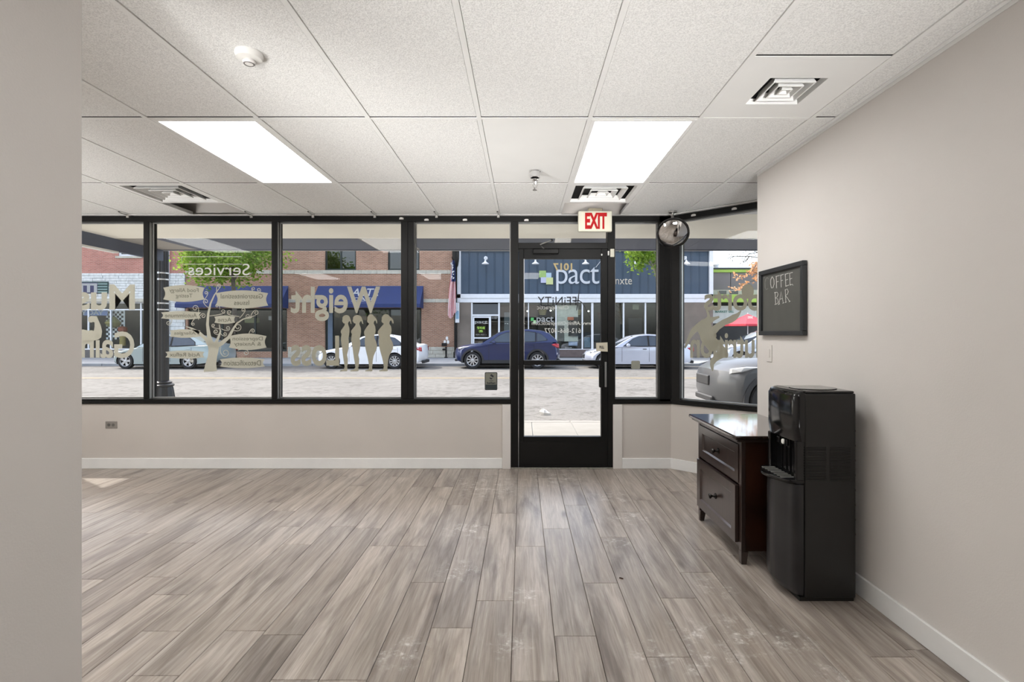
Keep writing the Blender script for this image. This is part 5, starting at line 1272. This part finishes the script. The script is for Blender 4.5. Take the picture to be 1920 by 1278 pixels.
t = thing('corner_pole', 'tall black pole between the brick building and the slate shop', 'pole', (fx(855), YB - .12, 0))
mb = MB(); mb.lathe([(.13, 0), (.13, .3), (.085, .36), (.085, 5.1), (.14, 5.2), (.2, 5.6), (.2, 6.2)], (fx(855), YB - .14, 0), 'Z', 14); build('pole_shaft', mb, BLACKM, t, smooth=True)
t = thing('blade_sign', 'narrow white upright sign with blue writing on the black corner pole', 'sign', (fx(858.5), YB - .3, fz(586)))
mb = MB(); mb.box(fx(855), fx(862.5), YB - .34, YB - .29, fz(605), fz(568)); build('sign_board', mb, M('blade_white', (.70, .72, .74), .5, var=.05), t, bevel=.01, seg=1)
mb = MB(); mb.box(fx(856.2), fx(861.5), YB - .346, YB - .34, fz(598), fz(583)); build('sign_panel', mb, M('blade_blue', (.22, .38, .52), .5), t)
t = thing('standpipe', 'black fire pipe fitting with white caps at the foot of the brick building', 'standpipe', (fx(837), YB - .2, 0)); xq = fx(837.5)
mb = MB(); mb.lathe([(.10, .0), (.10, .04), (.05, .06), (.05, .62)], (xq, YB - .22, 0), 'Z', 12); build('pipe', mb, BLACKM, t, smooth=True)
mb = MB(); mb.box(xq - .2, xq + .02, YB - .32, YB - .14, .42, .52).box(xq - .24, xq + .04, YB - .34, YB - .10, .66, .84); build('valve_body', mb, BLACKM, t, bevel=.03, seg=2)
for px, py in ((838, 634), (834, 641), (840, 641)):
    mb = MB(); c = at(px, py, YB - .25); mb.lathe([(.002, -.11), (.06, -.08), (.075, 0), (.06, .08), (.002, .11)], c, 'Z', 12); build('white_cap', mb, OFFW, t, smooth=True)
t = thing('patio_umbrella', 'red patio umbrella beyond the parked vehicles', 'umbrella', at(1398, 640, 27)); c = at(1402, 588, 27)
mb = MB(); n = 8; vs = [c]; R2 = 1.15
for k in range(n): vs.append(c + Vector((R2 * math.cos(2 * PI * k / n + .3), R2 * math.sin(2 * PI * k / n + .3), -.55)))
for k in range(n): vs.append(vs[1 + k] + Vector((0, 0, -.10)))
mb.add(vs, [(0, 1 + k, 1 + (k + 1) % n) for k in range(n)] + [(1 + k, 9 + k, 9 + (k + 1) % n, 1 + (k + 1) % n) for k in range(n)]); build('umbrella_canopy', mb, M('umbrella_red', (.55, .05, .07), .7, var=.1), t)
mb = MB(); mb.lathe([(.025, -c.z), (.025, .06)], c, 'Z', 8); build('umbrella_pole', mb, WFR, t)
build('lettering', lettering(MB(), 'DRINK', 1402, 1412, 592, 597, lambda a, b: at(a, b, 25.9), .03), VWHITE, t, fix=False)
o = None
mb = MB(); c = at(1022, 769.5, 9.25); c.z = ZR; q = random.Random(5)
n = 14
ring = lambda r, z: [c + Vector((r * 1.7 * math.cos(2 * PI * k / n) * q.uniform(.8, 1.15), r * math.sin(2 * PI * k / n) * q.uniform(.8, 1.15), z * q.uniform(.8, 1.2) * (1.25 - .5 * math.cos(2 * PI * k / n)))) for k in range(n)]
vs = ring(.055, .001) + ring(.06, .035) + ring(.03, .07)
mb.add(vs, [tuple(range(n))[::-1], tuple(2 * n + k for k in range(n))] + [(j * n + k, j * n + (k + 1) % n, (j + 1) * n + (k + 1) % n, (j + 1) * n + k) for j in range(2) for k in range(n)])
vin('crumpled_paper', 'crumpled pale paper lying on the street seen through the door', 'litter', mb, M('paper', (.72, .69, .64), .9))

# ------------------------------------------------------------------ trees
BARK = M('bark', (.10, .085, .065), .9, var=.25, vs=14)
BARKP = M('pale_bark', (.30, .28, .20), .9, var=.15, vs=10)
LEAFY = leaf_mat('bright_leaves', (.13, .25, .03), (.36, .50, .09))
LEAFG = leaf_mat('green_leaves', (.06, .17, .03), (.20, .36, .07))
LEAFO = leaf_mat('orange_leaves', (.55, .26, .10), (.75, .48, .30))
def tree(label, base, zf0, crown, n, leaf, ls, bark=BARK, tr_=.09, seed=1, name='street_tree', nb=9):
    q = random.Random(seed); t = thing(name, label, 'tree', base)
    b = Vector(base); cc = Vector(crown[0]); rx, ry, rz = crown[1]
    mb = MB(); top = Vector((b.x + (cc.x - b.x) * .6, b.y, zf0 + .6)); mb.tube([b, b + Vector((.03, 0, (zf0 - b.z) * .5)), Vector((b.x + (cc.x - b.x) * .2, b.y, zf0)), top], tr_, 9, tr_ * .6); build('trunk', mb, bark, t, smooth=True)
    tips = []
    for k in range(nb):
        a = 2 * PI * k / nb + q.random(); e = q.uniform(-.3, .9)
        p = cc + Vector((rx * .75 * math.cos(a) * math.cos(e), ry * .75 * math.sin(a) * math.cos(e), rz * .75 * math.sin(e)))
        s = top.lerp(Vector((b.x, b.y, zf0)), q.random()); m = s.lerp(p, .5) + Vector((0, 0, .25))
        mb = MB(); mb.tube([s, m, p], tr_ * .38, 6, tr_ * .08); build('branch', mb, bark, t, smooth=True); tips += [p, m.lerp(p, .5)]
    mb = MB()
    cl = [cc + Vector((rx * u[0], ry * u[1], rz * u[2])) for u in [(lambda v: v.normalized() * q.uniform(.45, .95))(Vector((q.gauss(0, 1), q.gauss(0, 1), q.gauss(0, 1)))) for _ in range(max(10, n // 110))]] + tips
    for k in range(n):
        c = q.choice(cl); r = .22 * (rx + rz) * .5
        p = c + Vector((q.gauss(0, r * .6), q.gauss(0, r * .6), q.gauss(0, r * .5)))
        u = Vector((q.gauss(0, 1), q.gauss(0, 1), q.gauss(0, .7))).normalized(); w = u.cross(Vector((q.gauss(0, 1), q.gauss(0, 1), q.gauss(0, 1)))).normalized()
        s = ls * q.uniform(.7, 1.3)
        mb.add([p - u * s * .5, p + w * s * .32, p + u * s * .6, p - w * s * .32], [(0, 1, 2, 3)])
    f = build('foliage', mb, leaf, t, fix=False); tag(f, kind='stuff')
    return t
y = 24.4
tree('bright green street tree in front of the brick building behind the tree decal', (ux(440, y), y, 0), uz(528, y), ((ux(427, y), y, uz(466, y)), (2.55, 1.9, 1.95)), 8500, LEAFY, .17, BARK, .12, 3)
tree('small street tree with pale trunk beside the corner post of the shop window', (ux(1236, y), y, 0), uz(520, y), ((ux(1216, y), y, uz(458, y)), (1.5, 1.3, 1.5)), 4200, LEAFY, .17, BARKP, .10, 5)
tree('near side street tree reflected in the far upper windows', (-15.5, 7.3, -.02), 3.0, ((-15.5, 7.6, 6.2), (3.0, 2.2, 3.0)), 3600, LEAFG, .26, BARK, .15, 8)
# twiggy tree with thin orange leaves on the right
yt = 15.5
t = thing('bare_tree', 'thin twigs with sparse orange leaves at the chalkboard side of the angled window', 'tree', (ux(1500, yt), yt, ZR))
mb = MB(); mb.tube([(ux(1500, yt), yt, ZR), (ux(1497, yt), yt, 2.0), (ux(1490, yt), yt, 3.2), (ux(1478, yt), yt, 5.0)], .07, 8, .03); build('trunk', mb, BARK, t, smooth=True)
q = random.Random(4); lv = MB(); TW = []
for pts in ([(1495, 520), (1440, 486), (1405, 480), (1372, 481), (1364, 484)], [(1493, 500), (1440, 470), (1404, 476), (1392, 488)], [(1494, 545), (1440, 505), (1410, 508), (1392, 515), (1378, 517)], [(1496, 560), (1430, 520), (1405, 528), (1390, 534), (1370, 543)],
            [(1440, 486), (1420, 473), (1405, 466)], [(1405, 480), (1398, 490), (1393, 492)], [(1410, 508), (1418, 496), (1421, 492)], [(1430, 520), (1416, 510), (1405, 506)], [(1440, 505), (1424, 498), (1412, 492)]):
    P3 = [at(a, b, yt + q.uniform(-.3, .3)) for a, b in pts]
    mb = MB(); mb.tube(P3, .018, 5, .007); build('branch', mb, BARK, t)
    TW.append((P3, pts))
for P3, pts in TW:
    for i in range(len(P3) - 1):
        for k in range(9):
            p = P3[i].lerp(P3[i + 1], q.random()) + Vector((q.gauss(0, .05), q.gauss(0, .06), q.gauss(0, .06)))
            low = pts[i][1] > 492; n_ = 3 if low else 1
            for _ in range(n_):
                u = Vector((q.gauss(0, 1), q.gauss(0, .5), q.gauss(0, .6) - .4)).normalized(); w = u.cross(Vector((0, 1, .2))).normalized(); s = q.uniform(.05, .12) if low else q.uniform(.03, .07)
                lv.m = 0 if low else 1
                lv.add([p, p + u * s * .5 + w * s * .22, p + u * s, p + u * s * .5 - w * s * .22], [(0, 1, 2, 3)])
tag(build('foliage', lv, [LEAFO, BARK], t, fix=False), kind='stuff')
# ------------------------------------------------------------------ vehicles
TYRE = M('tyre_rubber', (.012, .012, .013), .75, var=.2, vs=20)
ALLOY = M('alloy_wheel', (.55, .55, .56), .3, metal=.7, var=.05)
CLAD = M('black_cladding', (.02, .02, .021), .6, var=.15)
UNDER = M('underbody', (.006, .006, .006), .9)
CGLASS = M('car_glass', (.025, .04, .06), .06, spec=.9, var=.3, vs=1.5)
LAMPR = M('tail_lamp', (.40, .012, .02), .15, coat=.6)
LAMPW = M('head_lamp', (.62, .63, .64), .12, metal=.4, coat=.6)
SEAM = M('panel_gap', (.01, .01, .011), .8)
def paint(n, c, metal=.0, rough=.28): return M(n, c, rough, metal=metal, spec=.5, var=.02, coat=.8)
PA = {'white': paint('paint_white', (.86, .865, .88)), 'blue': paint('paint_blue', (.007, .018, .085), .3), 'silver': paint('paint_silver', (.50, .52, .60), .35), 'teal': paint('paint_pale_teal', (.34, .40, .40), .3), 'gray': M('paint_gray', (.055, .057, .06), .4, spec=.4, var=.02, coat=.35), 'pale': paint('paint_pale_blue', (.55, .58, .64), .3), 'black': paint('paint_black', (.012, .012, .013), .1)}
SPEC = {
 'sedan': dict(L=4.65, W=1.78, wf=.78, wr=3.43, r=.325, zb=.93, ground=.20,
    top=[(.03, .30), (.0, .42), (.02, .56), (.10, .66), (.35, .755), (.75, .83), (1.15, .89), (1.42, .93), (2.0, .94), (3.0, .95), (3.75, .985), (4.1, 1.02), (4.45, 1.03), (4.58, .99), (4.63, .80), (4.65, .60), (4.60, .40), (4.52, .27)],
    roof=[(1.22, .90), (1.55, 1.10), (2.0, 1.34), (2.25, 1.41), (2.65, 1.45), (3.05, 1.435), (3.45, 1.36), (3.85, 1.19), (4.18, 1.01)],
    win=[[(1.62, .965), (2.05, 1.27), (2.28, 1.355), (2.62, 1.375), (2.62, .965)], [(2.70, .965), (2.70, 1.375), (3.05, 1.36), (3.38, 1.29), (3.62, 1.13), (3.66, 1.0)]], doors=[1.52, 2.66, 3.55], mirror=1.78, handle=[2.48, 3.42]),
 'suv': dict(L=4.55, W=1.84, wf=.82, wr=3.55, r=.36, zb=1.05, ground=.24,
    top=[(.05, .34), (.0, .50), (.01, .72), (.06, .84), (.28, .95), (.7, 1.02), (1.12, 1.06), (1.4, 1.075), (2.2, 1.085), (3.2, 1.11), (3.9, 1.15), (4.2, 1.15), (4.42, 1.08), (4.50, .95), (4.52, .75), (4.55, .6), (4.50, .42), (4.40, .33)],
    roof=[(1.16, 1.03), (1.5, 1.25), (1.92, 1.50), (2.2, 1.60), (2.7, 1.66), (3.2, 1.66), (3.75, 1.60), (4.02, 1.50), (4.25, 1.30), (4.40, 1.12)],
    win=[[(1.56, 1.12), (1.95, 1.40), (2.22, 1.515), (2.62, 1.555), (2.62, 1.13)], [(2.70, 1.13), (2.70, 1.555), (3.15, 1.56), (3.45, 1.52), (3.45, 1.15)], [(3.53, 1.155), (3.53, 1.50), (3.72, 1.45), (3.95, 1.24), (3.9, 1.19)]], doors=[1.5, 2.66, 3.4], mirror=1.72, handle=[2.48, 3.3]),
}
def car(label, x0, y0, kind, col, scale=1.0, spokes=10, clad=False, group='cars parked across the street', name='parked_car', dx=0.0, flip=False):
    S = SPEC[kind]; L, W, wf, wr, r = S['L'], S['W'], S['wf'], S['wr'], S['r']
    t = thing(name, label, 'car', (x0 + L / 2, y0 + W / 2, ZR), group)
    P = lambda x, y, z: Vector((x0 + (L - x if flip else x), y0 + W / 2 + y, ZR + z))
    ra = r + .045; zg = S['ground']
    def archpts(cx):
        a0 = math.asin(max(-1, min(1, (zg - r) / ra)))
        return [(cx + ra * math.cos(a), r + ra * math.sin(a)) for a in [a0 + (PI - 2 * a0) * i / 14 for i in range(15)]]
    under = archpts(wr) + archpts(wf)
    poly = S['top'] + under; nt_ = len(S['top']); n = len(poly)
    zb = S['zb']
    slices = [-1, -.97, -.90, -.72, -.4, 0, .4, .72, .90, .97, 1]
    mb = MB(); vs = []
    for s in slices:
        a = abs(s)
        for i, (x, z) in enumerate(poly):
            xx, zz = x, z
            if i < nt_:
                f = max(0, 1 - x / 1.0); b = max(0, 1 - (L - x) / .7)
                xx += (.34 * f - .20 * b) * a ** 3
                if z > .6: zz -= (.055 * max(0, (a - .72) / .28) ** 1.5 - .02 * (1 - a)) * (1 if x < 1.5 or x > L - .9 else .5)
            tuck = 0.0
            if a > .95 and zz < .45 and i < nt_: tuck = .02
            yy = s * W / 2 * (1 - .0)
            if a >= .97:
                # body side bulges out at door height
                k = (z - .62) / .5
                yy = math.copysign(W / 2 * (1 - .035 * k * k) - (.012 if a < 1 else 0) - tuck, s) if a == 1 else s * W / 2
            vs.append(P(xx, yy, zz))
    mb.v = vs; m = len(slices)
    for j in range(m - 1):
        for i in range(n):
            i2 = (i + 1) % n
            mb.f.append([j * n + i, j * n + i2, (j + 1) * n + i2, (j + 1) * n + i]); mb.mi.append(1 if (i >= nt_ - 1) else 0)
    mb.f.append(list(range(n))); mb.mi.append(0); mb.f.append([(m - 1) * n + i for i in range(n)]); mb.mi.append(0)
    pm = PA[col]
    build('body', mb, [pm, UNDER], t, smooth=True)
    # cabin
    R = S['roof']; zr = max(z for _, z in R); wb_, wt_ = W / 2 * .945, W / 2 * .72
    hw = lambda z: wb_ + (wt_ - wb_) * (z - zb) / (zr - zb)
    mb = MB(); sl_ = [-1, -.93, -.6, 0, .6, .93, 1]; n2 = len(R); vs = []
    for s in sl_:
        for i, (x, z) in enumerate(R):
            cr = .02 * (1 - abs(s)) if z > zb + .25 else 0
            e = -.012 if abs(s) == 1 and 0 < i < n2 - 1 else 0
            xf = -.09 * (1 - s * s) if i < n2 / 2 and z < zr - .08 else (.05 * (1 - s * s) if i > n2 / 2 and z < zr - .08 else 0)
            vs.append(P(x + xf * (1 if z > zb else 1), s * hw(z), z + cr + e))
    mb.v = vs
    for j in range(len(sl_) - 1):
        for i in range(n2 - 1): mb.f.append([j * n2 + i, j * n2 + i + 1, (j + 1) * n2 + i + 1, (j + 1) * n2 + i]); mb.mi.append(0)
    for j in (0, len(sl_) - 1): mb.f.append([j * n2 + i for i in range(n2)]); mb.mi.append(0)
    build('cabin', mb, [pm], t, smooth=True)
    for s in (-1, 1):
        for w in S['win']:
            cxw = sum(p[0] for p in w) / len(w); czw = sum(p[1] for p in w) / len(w); k = len(w)
            big = [(cxw + (x - cxw) * 1.07 + (.012 if x > cxw else -.012), czw + (z - czw) * 1.12) for x, z in w]
            mb = MB(); a = [P(x, s * (hw(z) + .003), z) for x, z in big]; b = [P(x, s * (hw(z) - .01), z) for x, z in big]
            mb.add(a + b, [tuple(range(k)), tuple(range(2 * k - 1, k - 1, -1))] + [(i, (i + 1) % k, k + (i + 1) % k, k + i) for i in range(k)]); build('window_trim', mb, SEAM, t)
            mb = MB(); a = [P(x, s * (hw(z) + .006), z) for x, z in w]; b = [P(x, s * (hw(z) - .01), z) for x, z in w]; k = len(w)
            mb.add(a + b, [tuple(range(k)), tuple(range(2 * k - 1, k - 1, -1))] + [(i, (i + 1) % k, k + (i + 1) % k, k + i) for i in range(k)]); build('side_window', mb, CGLASS, t)
        ys = s * (W / 2 * .985)
        for x in S['doors']:
            mb = MB(); mb.add([P(x, s * (W / 2 - .01), zb - .04), P(x + .012, s * (W / 2 - .01), zb - .04), P(x + .012, s * (W / 2 + .003), .60), P(x, s * (W / 2 + .003), .60), P(x + .012, s * (W / 2 - .006), .30), P(x, s * (W / 2 - .006), .30)], [(0, 1, 2, 3), (3, 2, 4, 5)]); build('door_seam', mb, SEAM, t, fix=False)
        for x in S['handle']:
            mb = MB(); p = P(x, s * (W / 2 + .012), zb - .10); mb.box(p.x - .08, p.x + .08, p.y - .014, p.y + .014, p.z - .014, p.z + .014); build('door_handle', mb, pm if not col == 'silver' else SEAM, t, bevel=.006, seg=1)
        mb = MB(); p = P(S['mirror'], s * (W / 2 + .05), zb + .06); mb.lathe([(.01, -.10), (.07, -.07), (.085, 0), (.07, .07), (.01, .09)], p, 'Y', 12); build('wing_mirror', mb, pm, t, smooth=True)
        # lights: patches standing just off the wing corners
        def lamp(nm, pts, mat):
            mb = MB(); k = len(pts); a = [P(*q_) for q_ in pts]; c = sum(a, Vector()) / k; d = [c + (v - c) * .7 + Vector((0, s * .03, 0)) + Vector((-.03 if (c.x < x0 + L / 2) else .03, 0, 0)) for v in a]
            mb.add(a + d, [tuple(range(k, 2 * k))] + [(i, (i + 1) % k, k + (i + 1) % k, k + i) for i in range(k)]); build(nm, mb, mat, t)
        zh = zb - (.24 if kind == 'sedan' else .19)
        lamp('head_lamp', [(.20, s * W * .385, zh - .06), (.34, s * W * .47, zh - .02), (.66, s * W * .493, zh + .07), (.42, s * W * .475, zh + .07), (.20, s * W * .40, zh + .03)], LAMPW)
        zt_ = zb - (.04 if kind == 'sedan' else .02)
        lamp('tail_lamp', [(L - .08, s * W * .44, zt_ - .16), (L - .22, s * W * .487, zt_ - .14), (L - .42, s * W * .49, zt_ - .01), (L - .30, s * W * .482, zt_ + .03), (L - .10, s * W * .44, zt_ + .02)], LAMPR)
        for cx in (wf, wr):
            if clad:
                mb = MB(); o_ = []; i_ = []
                for q_ in range(17):
                    a = -.25 + (PI + .5) * q_ / 16
                    o_.append(P(cx + (ra + .07) * math.cos(a), s * (W / 2 + .012), r + (ra + .07) * math.sin(a))); i_.append(P(cx + (ra - .005) * math.cos(a), s * (W / 2 + .012), r + (ra - .005) * math.sin(a)))
                e = Vector((0, -s * .05, 0)); k = 17
                mb.add(o_ + i_ + [v + e for v in o_] + [v + e for v in i_], [(j, j + 1, k + j + 1, k + j) for j in range(16)] + [(j, j + 1, 2 * k + j + 1, 2 * k + j) for j in range(16)] + [(k + j, k + j + 1, 3 * k + j + 1, 3 * k + j) for j in range(16)])
                build('arch_cladding', mb, CLAD, t)
    if clad:
        mb = MB()
        for s in (-1, 1): mb.hexa([P(wf + ra, s * (W / 2 - .02), zg - .02), P(wr - ra, s * (W / 2 - .02), zg - .02), P(wr - ra, s * (W / 2 + .015), zg), P(wf + ra, s * (W / 2 + .015), zg), P(wf + ra, s * (W / 2 - .02), zg + .14), P(wr - ra, s * (W / 2 - .02), zg + .14), P(wr - ra, s * (W / 2 + .012), zg + .12), P(wf + ra, s * (W / 2 + .012), zg + .12)])
        build('sill_cladding', mb, CLAD, t)
    def quad(nm, pts, mat, off):
        mb = MB(); a = [P(*p) for p in pts]; nrm = (a[1] - a[0]).cross(a[2] - a[0]).normalized(); nrm = nrm if nrm.z > 0 else -nrm
        mb.add([p + nrm * off for p in a] + [p + nrm * (off - .01) for p in a], [(0, 1, 2, 3), (7, 6, 5, 4), (0, 1, 5, 4), (1, 2, 6, 5), (2, 3, 7, 6), (3, 0, 4, 7)]); build(nm, mb, mat, t)
    a, b = R[0], R[3]; la = lambda f: (a[0] + (b[0] - a[0]) * f - .07, a[1] + (b[1] - a[1]) * f)
    f0, f1 = (.12, .88)
    (xa, za), (xb, zb2) = la(f0), la(f1)
    quad('windscreen', [(xa, -hw(za) * .86, za), (xa, hw(za) * .86, za), (xb, hw(zb2) * .84, zb2), (xb, -hw(zb2) * .84, zb2)], CGLASS, .035)
    a, b = R[-1], R[-4]
    lb_ = lambda f: (a[0] + (b[0] - a[0]) * f + .03, a[1] + (b[1] - a[1]) * f)
    (xa, za), (xb, zb2) = lb_(.16), lb_(.85)
    quad('rear_window', [(xa, -hw(za) * .84, za), (xa, hw(za) * .84, za), (xb, hw(zb2) * .82, zb2), (xb, -hw(zb2) * .82, zb2)], CGLASS, .04)
    zgr = S['top'][2][1]
    mb = MB(); p0, p1 = P(-.006, -.30, zgr - .14), P(.06, .30, zgr + .03); mb.box(p0.x, p1.x, p0.y, p1.y, p0.z, p1.z); build('grille', mb, CLAD, t, bevel=.02, seg=2)
    mb = MB(); p0, p1 = P(.012, -.40, zg + .06), P(.14, .40, zg + .16); mb.box(p0.x, p1.x, p0.y, p1.y, p0.z, p1.z); build('lower_intake', mb, CLAD, t, bevel=.02, seg=1)
    mb = MB(); p0, p1 = P(L - .14, -.6, zg + .02), P(L - .02, .6, zg + .14); mb.box(p0.x, p1.x, p0.y, p1.y, p0.z, p1.z); build('rear_valance', mb, CLAD, t, bevel=.02, seg=1)
    mb = MB(); p0, p1 = P(wf - .1, -W / 2 + .24, .14), P(wr + .1, W / 2 - .24, .5); mb.box(p0.x, p1.x, p0.y, p1.y, p0.z, p1.z); build('chassis', mb, UNDER, t)
    # wheels: the first is built, the rest copy it
    first = None
    for cx in (wf, wr):
        for s in (-1, 1):
            c = P(cx, s * (W / 2 - .105), r)
            if first is None:
                mb = MB(); mb.lathe([(r * .64, -.095), (r * .93, -.10), (r, -.075), (r, .075), (r * .93, .10), (r * .64, .095)], c, 'Y', 32, cap=False)
                mb.lathe([(r * .66, .0), (.02, .0)], c, 'Y', 24); w_ = build('wheel', mb, TYRE, t, smooth=True)
                mb = MB()
                for d in (-1, 1):
                    mb.lathe([(r * .70, d * .090), (r * .67, d * .098), (r * .62, d * .090), (r * .61, d * .04)], c, 'Y', 28, cap=False)
                    mb.lathe([(r * .16, d * .03), (r * .16, d * .082), (r * .08, d * .09), (.002, d * .09)], c, 'Y', 14)
                    for k in range(spokes):
                        an = 2 * PI * k / spokes + .1; wd_ = (.022 if spokes > 7 else .045) * r / .33; u = Vector((math.cos(an), 0, math.sin(an))); v = Vector((-math.sin(an), 0, math.cos(an)))
                        q0, q1 = c + u * r * .12, c + u * r * .635; y1_, y2_ = Vector((0, d * .078, 0)), Vector((0, d * .055, 0))
                        mb.hexa([q0 - v * wd_ * .8 + y2_ * .6, q0 + v * wd_ * .8 + y2_ * .6, q1 + v * wd_ * 1.25 + y2_, q1 - v * wd_ * 1.25 + y2_, q0 - v * wd_ * .8 + y1_, q0 + v * wd_ * .8 + y1_, q1 + v * wd_ * 1.25 + y1_, q1 - v * wd_ * 1.25 + y1_])
                rim = build('rim', mb, ALLOY, w_); c0 = c
            else:
                w2 = copy_part(w_, t, c - c0); copy_part(rim, w2, (0, 0, 0))
    return t
XC = lambda px: ux(px, YC)
car('pale teal older sedan behind the post of the tree window', XC(199), YC, 'sedan', 'teal', spokes=5)
car('white sedan parked behind the four profile figures', XC(586), YC, 'sedan', 'white', spokes=10)
car('dark blue compact crossover with black wheel arch cladding seen through the shop door', XC(849), YC, 'suv', 'blue', spokes=9, clad=True)
car('silver older sedan parked beyond the narrow window', XC(1098), YC, 'sedan', 'silver', spokes=5)
car('pale blue crossover with roof rails beneath the red umbrella', XC(1352), YC, 'suv', 'pale', spokes=5)
car('dark grey crossover close to the near curb outside the angled window', 3.2, 8.2, 'suv', 'gray', spokes=5, clad=True, group=None)
